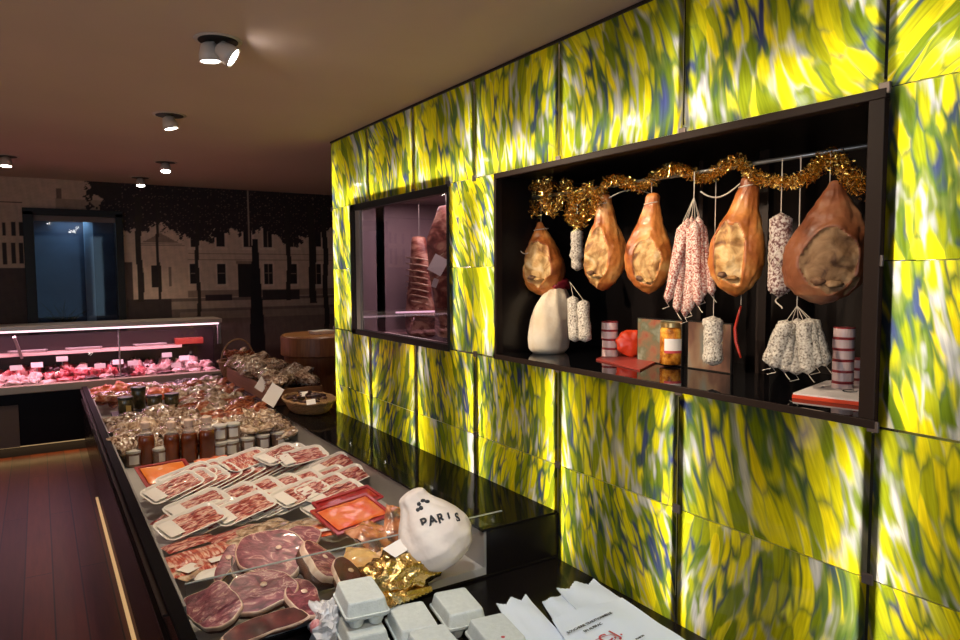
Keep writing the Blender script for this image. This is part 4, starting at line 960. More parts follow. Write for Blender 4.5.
for k, (px, py) in enumerate(((16,368),(37,365),(62,359),(81,370),(100,366),(118,362),(133,363),(150,366),(167,355),(184,358),(176,365),(205,362))):
    p = at(px, py, Y=DY+.20+.12*(k % 2)); p.z = max(p.z, .66); lb = f'small pink-lit price card standing among the meats, {ORD[k]} from the left'
    if cardp is None:
        cardp = thing('price_card', lb, 'card', p, (-.25,0,0), 'price cards in the meat case')
        MB().box((-.045,-.001,-.022),(.045,.001,.024)).build('card', M['card'], cardp, world=False); MB().box((-.003,.001,-.06),(.003,.003,-.02)).build('pick', M['steel'], cardp, world=False)
    else: dup(cardp, lb, p)
p = at(190, 341, Y=DY+.36); o = thing('red_box', 'long red box lying on the inner shelf at the right of the meat case', 'box', (p.x, DY+.37, .8705)); MB().box((-.14,-.05,0),(.12,.05,.06)).build('box', pmat('brick_red_box', (.20,.025,.012), .5), o, world=False, bevel=.003)
p = at(70, 352, Y=DY+.36)
for k, px in enumerate((28, 84, 150)):
    p = at(px, 352, Y=DY+.38); o = thing('shelf_tray', f'flat steel tray on the inner shelf of the meat case, {ORD[k]} from the left', 'tray', (p.x, DY+.37, .8705)); MB().rrect([(.13,.05,.01,0),(.15,.06,.012,.02),(.147,.057,.012,.02),(.127,.047,.01,.003)]).build('tray', M['steelm'], o, world=False)

# ------------------------------------------------------------------ egg boxes
def egg_box(label, px, py, z, rz, first_=[None], open_=False):
    p = at(px, py, Z=z)
    if first_[0] is not None: return dup(first_[0], label, p, (0,0,rz+random.uniform(-.06,.06)))
    o = thing('egg_box', label, 'egg box', p, (0,0,rz), 'pale moulded egg boxes on the low counter'); first_[0] = o
    w, h = .093, .066; b = MB()
    b.rrect([(w,h,.012,.040),(w+.004,h+.004,.014,.041),(w+.004,h+.004,.014,.044),(w-.001,h-.001,.014,.045),(w-.009,h-.008,.012,.080),(w-.012,h-.010,.011,.084),(w-.015,h-.013,.010,.0848)])
    b.build('lid', M['egg'], o, smooth=False, world=False)
    b = MB(); b.rrect([(w-.002,h-.002,.012,.030),(w+.004,h+.004,.014,.037),(w+.004,h+.004,.014,.0395)])
    for i in range(3):
        for j in range(2):
            b.lathe([(.015,0),(.019,.002),(.026,.018),(.0285,.034)], 14, c=(-.060+.060*i,-.031+.062*j,0))
    b.build('base', M['egg'], o, smooth=False, world=False)
    MB().box((-.018,-h-.006,.036),(.018,-h-.003,.052)).build('clasp', M['egg'], o, world=False)
    return o
RE = -.15+PI/2
def zt(k): return .4085+.0855*k
egg_box('pale egg box on top of a stack at the left, nearest the cut hams', 361, 615, zt(1), RE)
e2 = egg_box('pale egg box beneath the left-hand stacked one', 362, 648, zt(0), RE)
egg_box('pale egg box in the middle, right of the stacked pair', 413, 641, zt(0), RE)
egg_box('pale egg box at the back of the right-hand group', 458, 625, zt(0), RE)
egg_box('pale egg box at the right, with small dark and red print, nearest the paper bags', 497, 655, zt(0), RE)
egg_box('pale egg box in front of the middle one, cut by the picture edge', 437, 668, zt(0), RE)
p = at(503, 637, Z=zt(1)-.0005); o = thing('box_seal', 'small red seal on the right-hand egg box lid', 'seal', p); MB().lathe([(.006,0),(.006,.0006)], 12).build('seal', M['redink'], o, world=False)
# plastic bag with pink print at the left of the boxes
p = at(326, 622, Z=.47); o = thing('plastic_bag', 'crumpled white plastic bag with a pink print left of the egg boxes', 'bag', p, (0,0,-.3))
g = MB(); organic(g, (0,0,0), (.05,.07,.062), seed=11, amp=.6, fs=2.2, n=18, m=24, flat=.0605); g.build('bag', pmat('white_film', (.70,.68,.68), .2, coat=1, bump=.8, scale=16), o, world=False)
g = MB(); organic(g, (-.034,-.046,.012), (.018,.014,.024), seed=5, n=10, m=12); g.build('pink_print', pmat('pink_print', (.55,.10,.12), .4, col2=(.75,.4,.38), scale=80), o, smooth=True, world=False)

# ------------------------------------------------------------------ paper bags
def paper_bag(label, corners, z, jag, t=.004, teeth=2):
    """flat folded bag: far edge cut in a zig-zag; corners in picture order: far-left, far-right, near-right, near-left"""
    P = [at(*c, Z=z) for c in corners]; o = thing('paper_bag', label, 'paper bag', P[3].lerp(P[1], .5), (0,0,0), 'flat white paper bags on the low counter')
    n = 24; m = 14; top = []
    for j in range(m+1):
        for i in range(n+1):
            u, v = i/n, j/m; q = P[3].lerp(P[2], u).lerp(P[0].lerp(P[1], u), v)
            if j == m: q = q+(P[0]-P[3]).normalized()*(jag*abs(((i/n*teeth) % 1)*2-1)+(.004 if i % 2 else 0))
            q.z = z+.005*nz(u*3+corners[0][0], v*3, 1)+.004*math.sin(u*7+v*5)*v+t; top.append(tuple(q))
    f = [(j*(n+1)+i, j*(n+1)+i+1, (j+1)*(n+1)+i+1, (j+1)*(n+1)+i) for j in range(m) for i in range(n)]
    b = MB(); b.add(top, f); b.add([(x, y, z_-t) for x, y, z_ in top], [q[::-1] for q in f])
    rim = [i for i in range(n+1)]+[j*(n+1)+n for j in range(1, m+1)]+[m*(n+1)+i for i in range(n-1, -1, -1)]+[j*(n+1) for j in range(m-1, 0, -1)]
    N_ = len(top); rb = MB(); b.v  # side walls
    off = 0
    b.f += [(rim[k], rim[(k+1) % len(rim)], rim[(k+1) % len(rim)]+N_, rim[k]+N_)[::-1] for k in range(len(rim))]; b.m += [0]*len(rim)
    b.build('folded_paper', M['paper'], o)
    return o, P
paper_bag('white paper bag with two peaked corners, at the back by the glass wall', ((560,592),(598,583),(640,612),(594,632)), .425, .035)
paper_bag('white paper bag showing one small flap, left of the peaked one', ((543,603),(563,596),(610,625),(570,650)), .418, .010, teeth=1)
paper_bag('white paper bag at the left of the pile, jagged top beside the egg boxes', ((499,608),(529,599),(575,650),(535,670)), .424, .035)
big, P = paper_bag('large white paper bag with printed lettering on top of the pile', ((552,619),(622,598),(700,652),(600,700)), .438, 0)
Mi = parent_world(big).inverted()
ux = (P[1]-P[0]).normalized(); ux = Vector((ux.x, ux.y, 0)).normalized(); ux = Matrix.Rotation(.16, 3, 'Z') @ ux; uy = Vector((-ux.y, ux.x, 0)); 
def onbag(px, py, lift=.012):
    q = at(px, py, Z=.438); Mx = Matrix((ux, uy, Vector((0,0,1)))).transposed().to_4x4(); Mx.translation = Vector((q.x, q.y, .438+lift)); return Mi @ Mx
text_mesh('BOUCHERIE TRADITIONNELLE', .0150, M['ink'], big, onbag(590, 626))
text_mesh('EN AUBRAC', .0150, M['ink'], big, onbag(593, 631))
text_mesh('C.J.', .060, M['redink'], big, onbag(610, 640))
text_mesh('MAISON', .010, M['ink'], big, onbag(640, 641))
g = MB(); q = at(604, 641, Z=.45)
g.tube([(q.x+.05*math.cos(a)*ux.x-.02*math.sin(a)*ux.y, q.y+.05*math.cos(a)*ux.y+.02*math.sin(a)*ux.x, .4505) for a in [2*PI*i/24 for i in range(25)]], .0008, 4).build('crest_line', M['redink'], big)

# ------------------------------------------------------------------ hams hanging in the niche
def hanging_ham(label, px, ytop, ybot, wpx, X, skin, face, facec, yaw_off=0, neck=.22, hollow=True, cord=True, cordtie=None, lean=0, cone=False):
    top = at(px, ytop, X=X); bot = at(px, ybot, X=X); top.y = bot.y = (top.y+bot.y)/2; s = mpp((top+bot)/2); Hh = top.z-bot.z; Wd = wpx*s
    d = CAM-top; yaw = math.atan2(d.y, d.x)+PI/2+yaw_off         # local -Y looks into the room
    o = thing('hanging_ham', label, 'ham', (X, top.y, bot.z), (0,0,yaw), 'cured hams hanging in the niche')
    n, m = 84, 100
    prof = [(0,.02),(.03,.30),(.09,.62),(.18,.87),(.28,.985),(.38,1.0),(.48,.93),(.60,.74),(.72,.52),(.82,neck*1.45),(.90,neck*1.12),(.96,neck*1.1),(.99,neck*.8),(1,neck*.3)]
    if cone: prof = [(0,.02),(.03,.34),(.09,.66),(.18,.89),(.28,.99),(.38,1.0),(.48,.95),(.60,.82),(.72,.62),(.82,.42),(.90,.27),(.96,.16),(.99,.12),(1,.05)]
    def hw(t):
        for (a, b_), (c, d_) in zip(prof, prof[1:]):
            if t <= c: f = (t-a)/(c-a); f = f*f*(3-2*f)*.5+f*.5; return b_+(d_-b_)*f
        return prof[-1][1]
    V = []; ins = []
    fx, fz, fr, fh = facec
    for i in range(n+1):
        t = i/n; h_ = hw(t)*Wd/2
        for j in range(m):
            a = 2*PI*j/m; x = h_*math.cos(a); y = h_*.62*math.sin(a)
            k = 1+.09*nz(math.cos(a)*1.8+px, math.sin(a)*1.8, t*4)+.045*nz(math.cos(a)*5, math.sin(a)*5+px, t*10)+.02*nz(math.cos(a)*14, math.sin(a)*14+px, t*26)
            x *= k; y *= k; x += .06*Wd*math.sin(t*3+px)+lean*Wd*t*t
            e = ((x-fx*Wd)/(fr*Wd))**2+((t-fz)/fh)**2; e *= 1+.5*nz(a*2, t*5, px)
            inside = e < 1 and math.sin(a) < .05
            if math.sin(a) < .1:
                if e < 1: y += .030*Wd*(1+1.2*nz(x*25, t*9, px))*min(1, (1-e)*4)
                elif e < 1.35: y -= .025*Wd*(1-(e-1)/.35)
            V.append((x, y, t*Hh)); ins.append(inside)
    F1, F2 = [], []
    for i in range(n):
        for j in range(m):
            k = (j+1) % m; q = (i*m+j, i*m+k, (i+1)*m+k, (i+1)*m+j)
            (F2 if sum(ins[v] for v in q) >= 3 else F1).append(q)
    F1.append(tuple(range(m-1, -1, -1))); F1.append(tuple(n*m+j for j in range(m)))
    MB().add(V, F1).build('skin', skin, o, smooth=True, world=False)
    us = sorted({v for q in F2 for v in q}); mp_ = {v: i for i, v in enumerate(us)}
    MB().add([V[v] for v in us], [tuple(mp_[v] for v in q) for q in F2]).build('cut_face', face, o, smooth=True, world=False)
    if hollow:
        zz = (fz-fh*.62)*Hh; yy = -hw(fz-fh*.62)*Wd/2*.56
        organic(MB(), (fx*Wd-.12*Wd, yy+.002, zz), (Wd*.085,Wd*.035,Wd*.06), seed=px, amp=.3, n=10, m=14).build('bone_hollow', M['bone'], o, smooth=True, world=False)
        organic(MB(), (fx*Wd+.06*Wd, yy, zz-.01), (Wd*.11,Wd*.04,Wd*.045), seed=px+3, amp=.5, n=10, m=14).build('knuckle', face, o, smooth=True, world=False)
    zr = RZ-bot.z
    if cord:
        MB().tube([(lean*Wd*.81+neck*Wd*.55*math.cos(a), neck*Wd*.36*math.sin(a), Hh*.90+.004*math.cos(a)) for a in [2*PI*i/20 for i in range(21)]], .0022, 6).build('cord', M['string'], o, smooth=True, world=False)
    MB().tube([(lean*Wd,0,Hh*.985),(lean*Wd,.0,Hh*1.02),(lean*Wd,.0,max(zr, Hh+.01))], .0011, 6).build('hanging_cord', M['string'], o, smooth=True, world=False)
    if cordtie:
        MB().tube([(0+cordtie[0]*f*Wd, -.01-.02*f, Hh*.92+cordtie[1]*Wd*math.sin(f*2.6)) for f in [i/10 for i in range(11)]], .0026, 6).build('loose_cord', M['string'], o, smooth=True, world=False)
    return o
hanging_ham('leftmost hanging ham, short and golden, above the white wrapped bundle', 541, 222, 296, 43, .22, M['hamskin'], M['hamface'], (-.10,.44,.32,.30), neck=.30, cordtie=(-.6,-.6), cone=True)
hanging_ham('second hanging ham from the left with a cord round its shank', 603, 194, 291, 42, RX, M['hamskin'], M['hamface'], (-.16,.36,.29,.28), neck=.30, cordtie=(1.1,.25))
hanging_ham('third hanging ham from the left, bright orange with a narrow shank', 651, 193, 294, 47, RX, M['hamskin'], M['hamface'], (-.10,.31,.28,.24), neck=.27)
hanging_ham('fourth hanging ham, tall, with a loose white cord at the shank', 739, 174, 297, 53, RX, M['hamskin'], M['hamface'], (-.16,.35,.28,.27), neck=.30, cordtie=(-.7,-.25), lean=.18)
hanging_ham('largest hanging ham at the right, dull brown with a broad scarred face', 828, 181, 305, 79, RX-.01, M['hamskin2'], M['hamface2'], (.02,.36,.33,.26), neck=.15, cord=False, cone=True)

# sausages
def sausage_mesh(mb, top, bot, r, seed=0, lump=.12, bend=.0, k=14):
    top, bot = Vector(top), Vector(bot); side = Vector((0,1,0)); pts = []
    for i in range(k+1):
        f = i/k; pts.append(top.lerp(bot, f)+side*bend*math.sin(f*PI)+Vector((.003*nz(f*5, seed, 0), .003*nz(f*5, seed, 3), 0)))
    def rr(t):
        e = min(t, 1-t); c = math.sqrt(max(0.0, 1-(1-min(e/.07, 1))**2))
        return r*(.12+.88*c)*(1+lump*nz(t*9, seed*3.1, 0))
    return mb.tube(pts, rr, 12)
def bunch(name, label, px, ytie, X, specs, r, mm, tails=True):
    tie = at(px, ytie, X=X); s = mpp(tie); o = thing(name, label, 'sausages', tie)
    st = MB(); st.tube([tie, (tie.x, tie.y, RZ)], .0016, 5)
    for k, (dx0, y0, dx1, y1) in enumerate(specs):
        X_ = X+.02*((k % 3)-1)
        a = at(px+dx0, y0, X=X_); b_ = at(px+dx1, y1, X=X_)
        sausage_mesh(MB(), a, b_, r*s, k+px).build('sausage', mm, o, smooth=True)
        st.tube([tie, a], .0011, 5)
        if tails: st.tube([b_, b_+Vector((0,-.01,-.012)), b_+Vector((.0,(-.02 if k % 2 else .02),-.022))], .0012, 5)
    st.build('string', M['string'], o)
    return o
bunch('sausage_bunch', 'bunch of long pink and white floured sausages fanned out between two hams', 694, 197, RX-.03,
      [(-6,218,-27,303),(-9,222,-17,313),(-2,216,-9,318),(1,220,4,306),(4,216,9,299),(7,222,18,296),(-3,224,-4,312),(-12,224,-24,292)], 4.7, M['salami'])
bunch('sausage_bunch', 'bunch of seven short grey-white mouldy sausages hanging low at the right', 797, 306, RX-.02,
      [(-10,320,-24,368),(-5,321,-13,372),(1,318,-1,375),(6,320,11,374),(10,318,20,368),(14,319,29,366),(-13,324,-29,364)], 7.4, M['drywhite'])
def single(label, px, y0, y1, r, X, mm, net=False, tail=False, lump=.12):
    a = at(px, y0, X=X); b_ = at(px, y1, X=X); a.y = b_.y = (a.y+b_.y)/2; s = mpp(a); o = thing('dry_sausage', label, 'sausage', b_)
    sausage_mesh(MB(), a, b_, r*s, px, lump).build('sausage', mm, o, smooth=True)
    st = MB(); st.tube([a, (a.x, a.y, RZ)], .0014, 5)
    if net:
        for q in range(7):
            st.tube([a.lerp(b_, i/24)+Vector((r*s*1.02*math.cos(q*.9+i*.25), r*s*1.02*math.sin(q*.9+i*.25), 0))*math.sin(PI*min(max(i/24, .1), .9))**.3 for i in range(1, 24)], .0012, 4)
            st.tube([a.lerp(b_, i/24)+Vector((r*s*1.02*math.cos(q*.9-i*.25), r*s*1.02*math.sin(q*.9-i*.25), 0))*math.sin(PI*min(max(i/24, .1), .9))**.3 for i in range(1, 24)], .0012, 4)
    if tail: st.tube([b_+Vector((0,.012*math.sin(i*.8),-.006*i)) for i in range(7)], .0022, 5)
    st.build('string', M['string'], o); return o
single('netted pink-grey sausage hanging between the tall ham and the largest ham', 780, 213, 297, 11, RX-.02, M['netsal'], True, True)
single('small knobbly white sausage hanging between the first and second hams', 577, 229, 271, 6.5, RX+.05, M['drywhite'], lump=.5)
single('short white netted sausage hanging low in front of the right reflection board', 713, 316, 366, 9, RX+.02, M['drywhite'], True, lump=.3)
# red chili string
a = at(741, 305, X=RX+.06); o = thing('chili_string', 'thin curved red dried chili hanging below the tall ham', 'chili', a)
pts = [at(px, py, X=RX+.06) for px, py in ((741,306),(738,316),(735,328),(736,342),(739,352),(741,358))]
MB().tube(pts, lambda t: .006*math.sin(PI*min(max(t, .08), .93))**.5, 8).build('chili', M['chili'], o, smooth=True)
MB().tube([a, (a.x, a.y, RZ)], .0014, 5).build('string', M['string'], o)

# gold tinsel garland
def garland():
    path = [(537,216),(530,198),(537,184),(550,184),(543,200),(553,212),(562,196),(566,184),(574,198),(570,216),(580,224),(587,210),(580,196),(590,188),(598,200),(594,212),(602,196),(606,182),(618,180),(628,184),(640,188),(650,182),(662,172),(674,168),(688,172),(700,178),(712,176),(724,166),(738,160),(748,172),(762,180),(778,182),(792,182),(806,178),(818,168),(828,156),(838,160),(846,172),(856,180),(862,190)]
    C3 = [at(x, y, X=RX-.02+.03*math.sin(i*1.3)) for i, (x, y) in enumerate(path)]
    rn = random.Random(5); b = MB(); vs = []; fs = []; tot = 19000
    segs = len(C3)-1
    for i in range(tot):
        t = rn.random()*segs; k = int(t); c = C3[k].lerp(C3[k+1], t-k); big = 1.15 if k < 16 or k > 33 else .85
        u = Vector((rn.gauss(0,1), rn.gauss(0,1), rn.gauss(0,1))).normalized(); c = c+u*.030*big*rn.random()**.6
        d = Vector((rn.gauss(0,1), rn.gauss(0,1), rn.gauss(0,1))).normalized(); L_ = rn.uniform(.005,.014)
        w_ = d.orthogonal().normalized()*rn.uniform(.0010,.0022); w_.rotate(Matrix.Rotation(rn.random()*6.28, 3, d))
        p0 = c-d*L_*.5; p1 = c+d*L_*.5; n0 = len(vs); th = w_.cross(d).normalized()*.0002
        vs += [p0-w_, p0+w_, p1+w_*.6, p1-w_*.6, p0+th, p1+th]; fs += [(n0,n0+1,n0+2,n0+3), (n0,n0+4,n0+5,n0+3), (n0+1,n0+4,n0+5,n0+2)]
    b.add(vs, fs)
    o = thing('tinsel_garland', 'bushy gold tinsel garland wound along the rail above the hams', 'garland', (RX, 1.7, RZ))
    b.build('tinsel', M['tinsel'], o); MB().tube(C3, .002, 5).build('wire', M['tinsel'], o)
garland()

# ------------------------------------------------------------------ things on the niche shelf
SZ = NZ0+.0015
# white muslin bundle
p = at(551, 352, Z=SZ); o = thing('muslin_bundle', 'white muslin bundle with a red-tied neck under the leftmost ham', 'bundle', p, (0,0,.3))
s = mpp(p); R = []
for i in range(30):
    f = i/29; z = f*66*s
    K = [(0,18),(.06,22.5),(.25,24),(.5,24),(.7,21),(.85,15.5),(1,8)]
    for (a_, b_), (c_, d_) in zip(K, K[1:]):
        if a_ <= f <= c_: rx = (b_+(d_-b_)*(f-a_)/(c_-a_))*s
    cxo = (-4+15*f**1.6)*s
    R.append([(cxo+rx*math.cos(a)*(1+.06*math.sin(a*8+f*9)*(.15+f)+.10*nz(math.cos(a)*1.5, math.sin(a)*1.5, f*3)), rx*.8*math.sin(a)*(1+.06*math.sin(a*7+2+f*5)*(.15+f)), z) for a in [2*PI*j/56 for j in range(56)]])
MB().rings(R).build('cloth', M['clothwarm'], o, smooth=True, world=False)
organic(MB(), (13*s,-.01,68*s), (13*s,9*s,7*s), seed=4, amp=.5, fs=2.5, n=12, m=18).build('red_tie', pmat('dark_red_cloth', (.35,.02,.03), .5, col2=(.22,.01,.02), scale=30, bump=.4), o, smooth=True, world=False)
for k, (px, y0, y1, lb) in enumerate(((573,296,342,'small pale floured sausage leaning on the muslin bundle, the left of two'),(583,300,342,'small pale floured sausage leaning on the muslin bundle, the right of two'))):
    a = at(px, y0, X=RX-.02); b_ = at(px+2, y1, X=RX-.06); o = thing('small_sausage', lb, 'sausage', b_, (0,0,0), 'pale sausages on the muslin bundle')
    sausage_mesh(MB(), a, b_, 6.2*mpp(a), k+2).build('sausage', M['drywhite'], o, smooth=True)
    MB().tube([a, at(570, 282, X=RX-.02)], .0012, 5).build('string', M['string'], o)
# tins in stacks
def tins(px, py, n, hpx, rpx, desc, group, X=None):
    p = at(px, py, Z=SZ) if X is None else Vector((X, at(px, py, X=X).y, SZ)); s = mpp(p); h = hpx*s; r = rpx*s; pr = None
    words = {4: ['bottom','second from the bottom','third from the bottom','top'], 6: ['bottom','second from the bottom','third from the bottom','fourth from the bottom','fifth from the bottom','top'], 3: ['bottom','middle','top'], 5: ['bottom','second from the bottom','middle','fourth from the bottom','top']}[n]
    for k in range(n):
        lb = f'pale tin with red bands, {words[k]} of the {desc}'; loc = (p.x+random.uniform(-.002,.002), p.y+random.uniform(-.002,.002), SZ+k*(h+.0008))
        if pr is None:
            pr = thing('tin', lb, 'tin', loc, (0,0,0), group)
            MB().lathe([(r*.95,0),(r,.002),(r,h*.13)], 24).build('lower_band', M['tinred'], pr, world=False)
            MB().lathe([(r*.985,h*.13),(r*.985,h*.90)], 24).build('tin_body', M['tin'], pr, smooth=False, world=False)
            MB().lathe([(r,h*.90),(r*1.01,h*.95),(r*.96,h)], 24).build('lid', M['tinred'], pr, world=False)
        else: dup(pr, lb, loc)
tins(610, 357, 4, 8.8, 8.3, 'four-tin stack near the bundle', 'tins in the left stack')
tins(843, 378, 6, 10.7, 10, 'tall niche stack', 'tins in the tall right stack', X=.30)
tins(857, 372, 3, 10, 8, 'short stack behind the tall niche stack', 'tins in the short right stack', X=.40)
# red wax-like lobed cake
p = at(631, 357, Z=SZ+.006); s = mpp(p); o = thing('red_cake', 'round orange-red lobed cheese standing on the red board beside the tins', 'cheese', (p.x, p.y, SZ+.007), (0,0,-.6))
R = []
for y_, k in ((.014,.86),(.008,1),(-.008,1),(-.016,.84),(-.018,.3)):
    R.append([(15*s*k*math.cos(a)*(1+.05*math.sin(a*9)), y_+.002*math.sin(a*5), 13.8*s+13.6*s*k*math.sin(a)*(1+.04*math.sin(a*7))) for a in [2*PI*j/54 for j in range(54)]])
MB().rings(R).build('cake', M['redwax'], o, smooth=True, world=False)
c = [at(596, 360, Z=SZ), at(640, 371, Z=SZ), at(668, 357, Z=SZ), at(622, 350, Z=SZ)]
ctr = sum(c, Vector((0,0,0)))/4; o = thing('red_board', 'thin red board lying under the red cheese and the jar', 'board', ctr)
b = MB(); b.add([(q.x, q.y, SZ) for q in c]+[(q.x, q.y, SZ+.006) for q in c], [(3,2,1,0),(4,5,6,7),(0,1,5,4),(1,2,6,5),(2,3,7,6),(3,0,4,7)]); b.build('board', pmat('red_board', (.34,.05,.04), .4), o)
# jar of golden preserve
p = at(671, 364, Z=SZ+.007); s = mpp(p); o = thing('preserve_jar', 'glass jar of golden preserves with a white label and gold lid', 'jar', (p.x, p.y, SZ+.0075), (0,0,-.35))
h = 42*s; r = 11.3*s
MB().lathe([(r*.92,0),(r,.004),(r,h*.82),(r*.86,h*.88)], 28).build('jar_body', M['peach'], o, smooth=True, world=False)
MB().lathe([(r*.92,h*.88),(r*.95,h*.885),(r*.95,h*.985),(r*.9,h)], 28).build('lid', pmat('gold_lid', (.55,.38,.16), .3, metal=.8), o, world=False)
ang0 = -PI/2-.2
MB().rings([[((r+.0008)*math.cos(ang0+a), (r+.0008)*math.sin(ang0+a), z) for a in [(-.9+.15*i) for i in range(13)]] for z in (h*.34, h*.62)], 0, None, False, False).build('label', M['card'], o, smooth=True, world=False)
MB().rings([[((r+.0010)*math.cos(ang0+a), (r+.0010)*math.sin(ang0+a), z) for a in [(-.9+.15*i) for i in range(13)]] for z in (h*.28, h*.34)], 0, None, False, False).build('label_stripe', M['redink'], o, smooth=True, world=False)
# two boards at the back, reflections put into their colours
pm1 = pmat('reflection_of_greens_and_reds', (.2,.2,.15), .35, scale=14, detail=3, stops=[(.34,(.30,.04,.03)),(.46,(.28,.14,.08)),(.56,(.14,.15,.09)),(.7,(.32,.33,.26))])
pm2 = pmat('brown_reflection', (.2,.12,.08), .35, scale=9, stretch=(1,1,.5), detail=3, stops=[(.34,(.04,.022,.02)),(.48,(.16,.08,.055)),(.58,(.25,.16,.10)),(.7,(.20,.22,.19))])
for (x0, x1, yt, yb, mm, lb) in ((637,682,319,366,pm1,'small board coloured as a greenish and red reflection behind the preserve jar'),(687,731,322,378,pm2,'small board coloured as a brown reflection behind the short white sausage')):
    a = at(x0, yb, X=.34); b_ = at(x1, yb, X=.34); zt_ = at((x0+x1)/2, yt, X=.34).z; o = thing('reflection_board', lb, 'picture', (.34, (a.y+b_.y)/2, SZ))
    MB().box((.34,b_.y,SZ),(.352,a.y,zt_)).build('board', M['blackmat'], o); MB().box((.3385,b_.y+.004,SZ+.004),(.3399,a.y-.004,zt_-.004)).build('print', mm, o)
# red folder with sheets
c = [at(792, 398, Z=SZ), at(860, 406, Z=SZ), at(860, 384, Z=SZ), at(826, 385, Z=SZ)]; ctr = sum(c, Vector((0,0,0)))/4
o = thing('red_folder', 'red folder on the niche shelf under white sheets at the right end', 'folder', ctr)
def slab(z0, z1, k):
    q_ = [ctr.lerp(q, k) for q in c]; return MB().add([(q.x, q.y, z0) for q in q_]+[(q.x, q.y, z1) for q in q_], [(3,2,1,0),(4,5,6,7),(0,1,5,4),(1,2,6,5),(2,3,7,6),(3,0,4,7)])
slab(SZ, SZ+.010, 1).build('cover', M['redfolder'], o)
o = thing('white_sheets', 'stack of white printed sheets on the red folder', 'paper', (ctr.x, ctr.y, SZ+.0105))
slab(SZ+.0105, SZ+.015, .98).build('sheets', M['ringbook'], o)
q = at(850, 391, Z=SZ+.016); MB().tube([(q.x+.022*math.cos(a), q.y+.018*math.sin(a), SZ+.0165) for a in [2*PI*i/20 for i in range(17)]], .0018, 6).build('printed_mark', M['ink'], o)

# ------------------------------------------------------------------ ceiling lamps
WARM = (1,.80,.58)
def ceiling_lamp(label, x, y, aims, energy, spot, double=False, tint=None):
    o = thing('ceiling_spotlight', label, 'ceiling light', (x, y, ZT))
    MB().lathe([(.088,-.004),(.09,-.001),(.075,-.0008)], 36, c=(x,y,ZT)).build('trim_ring', M['lampbody'], o, smooth=True)
    MB().lathe([(.074,-.0065),(.074,-.0045)], 36, c=(x,y,ZT)).build('dark_recess', M['blackmat'], o)
    for k, a in enumerate(aims):
        off = Vector((-.028+.056*k, .02*(1-2*k), -.052)) if double else Vector((.0,0,-.05)); c = Vector((x, y, ZT))+off
        d = (Vector(a)-c).normalized(); Q = d.to_track_quat('-Z', 'Y').to_matrix().to_4x4(); Q.translation = c
        lh = MB().lathe([(.012,.045),(.030,.035),(.040,.0),(.043,-.030),(.040,-.031),(.036,-.026)], 28, 0, Q).build('lamp_head', M['lampbody'], o, smooth=True)
        MB().lathe([(.0345,-.026),(.033,-.0275)], 24, 0, Q).build('lens', M['lamp'], lh)
        MB().tube([c+Vector((0,0,.0)), (x+off.x*.6, y+off.y*.6, ZT-.004)], .008, 6).build('swivel_arm', M['lampbody'], o)
        light('SPOT', 'halogen_beam', c+d*.040, energy[k] if isinstance(energy, tuple) else energy, (tint[k] if tint else WARM), .02, aim=c+d, spot=spot, blend=.7)
ceiling_lamp('double white swivel spotlight, nearest and largest on the ceiling', at(218,40,Z=ZT).x, at(218,40,Z=ZT).y, [(-1.0,2.9,.5),(.15,2.3,1.5)], (50, 95), 62, True)
ceiling_lamp('white swivel spotlight, second nearest on the ceiling', -1.08, 4.32, [(-.65,4.2,.5)], 85, 80)
ceiling_lamp('small white spotlight in the middle of the far ceiling', -.84, 6.15, [(-.95,5.6,.5)], 35, 80)
ceiling_lamp('small white spotlight nearest the street mural', -.90, 7.25, [(-.9,6.9,1.0)], 22, 110)
ceiling_lamp('small white spotlight at the left edge of the picture', -1.92, 6.45, [(-1.95,6.2,.7)], 30, 90)
# the same row of lamps carries on behind the viewer
ceiling_lamp('white double spotlight over the low counter, aimed at the hanging hams', -1.15, 1.25, [(.15,1.35,1.62),(-.6,1.75,.45)], (105, 62), 60, True, (WARM, (.86,.94,1)))
ceiling_lamp('white double spotlight over the near end of the room', -1.15, -.30, [(-.6,1.2,.4),(-.2,.9,.9)], 45, 60, True)
ceiling_lamp('white double spotlight over the aisle near the glass divider', -1.55, 2.1, [(-.95,2.45,.5),(.2,1.9,1.6)], (48, 100), 50, True)
ceiling_lamp('white spotlight over the left aisle', -2.9, 3.6, [(-2.05,4.5,0)], 14, 34)

ceiling_lamp('added unseen white spotlight brightening the round wooden block', .62, 5.65, [(.43,6.2,.9)], 30, 60)  # added lamp, hidden behind the glass wall, to brighten the block
cl = thing('ceiling_fill_unit', 'added unseen long lamp on the left wall, fill light for the ceiling', 'lamp', (XL+.15, 3.5, 1.8))  # added fitting out of view, holds the fill light for the ceiling
MB().box((XL,.9,1.78),(XL+.30,6.1,1.80)).box((XL+.28,.9,1.80),(XL+.30,6.1,1.88)).build('cove_body', M['lampbody'], cl)
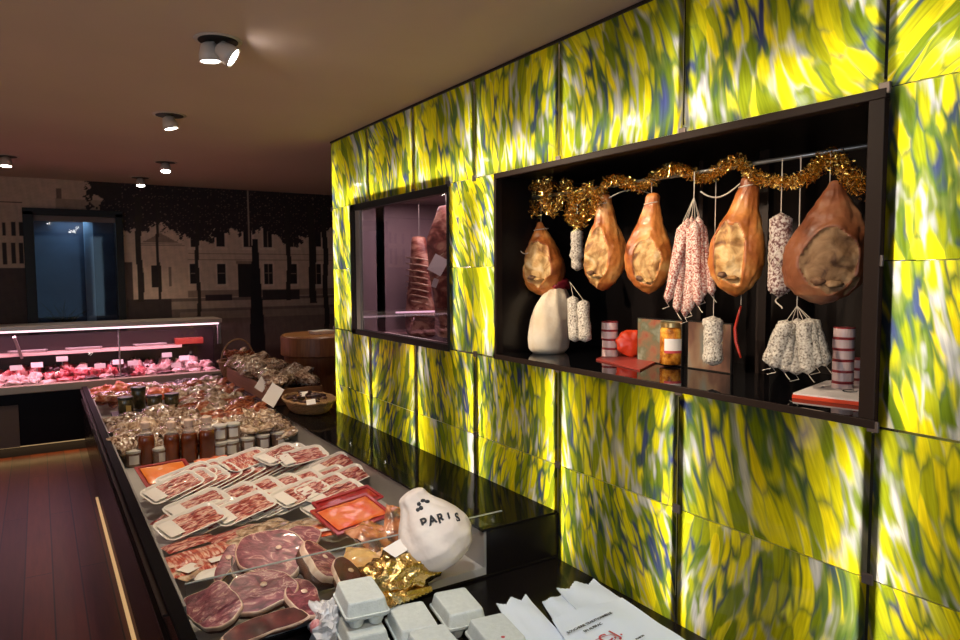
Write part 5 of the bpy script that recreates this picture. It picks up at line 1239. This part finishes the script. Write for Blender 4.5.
# the shop window behind the viewer
sw = struct(thing('window_3', None, None, (-1.6, YF+.01, 1.2))); del_keys(sw)
MB().box((-3.4,YF+.001,.5),(-.0,YF+.03,.56)).box((-3.4,YF+.001,2.2),(-.0,YF+.03,2.26)).box((-3.4,YF+.001,.56),(-3.34,YF+.03,2.2)).box((-.06,YF+.001,.56),(0,YF+.03,2.2)).build('window_frame', M['darkbrown'], sw)
MB().box((-3.34,YF+.004,.56),(-.06,YF+.010,2.2)).build('window_pane', M['glass'], sw)
light('AREA', 'shop_window_daylight', (-2.15, YF+.05, 1.4), 11, (.36,.62,1), size=2.4, size_y=2.0, aim=(-2.15, 3, 1.4))
light('AREA', 'shop_window_side_pane', (-.62, YF+.05, 1.4), 2.2, (.50,.76,1), size=.22, size_y=2.0, aim=(-.62, 3, 1.4))
sd = struct(thing('added_window', None, None, (XL+.01, -.4, 1.2))); del_keys(sd)  # added window out of view, holds a cool fill light
MB().box((XL+.001,-1.6,.4),(XL+.03,.9,.46)).box((XL+.001,-1.6,2.2),(XL+.03,.9,2.26)).box((XL+.001,-1.6,.46),(XL+.03,-1.54,2.2)).box((XL+.001,.84,.46),(XL+.03,.9,2.2)).build('window_frame', M['darkbrown'], sd)
MB().box((XL+.004,-1.54,.46),(XL+.010,.84,2.2)).build('window_pane', M['glass'], sd)
light('AREA', 'side_window_daylight', (XL+.05, -.35, 1.35), 62, (.78,.88,1), size=2.3, size_y=1.6, aim=(-.6, 1.2, .9))  # added cool fill for the low counter
l = light('AREA', 'ceiling_wash', (XL+.16, 3.5, 1.83), 29, (1,.66,.44), size=.2, size_y=5, aim=(-2.2, 3.5, 2.47))  # added warm fill to brighten the ceiling

# ------------------------------------------------------------------ world and view
w = bpy.data.worlds.new('world'); sc.world = w; w.use_nodes = True
w.node_tree.nodes['Background'].inputs[0].default_value = (.6,.55,.5,1); w.node_tree.nodes['Background'].inputs[1].default_value = .02
vs = sc.view_settings; vs.view_transform = 'Standard'; vs.look = 'None'; vs.gamma = 1; vs.exposure = 0.0; vs.use_curve_mapping = False
cy = sc.cycles; cy.max_bounces = 8; cy.diffuse_bounces = 3; cy.glossy_bounces = 4; cy.transparent_max_bounces = 12; cy.sample_clamp_indirect = 4; cy.use_denoising = True
cy.caustics_reflective = False; cy.caustics_refractive = False
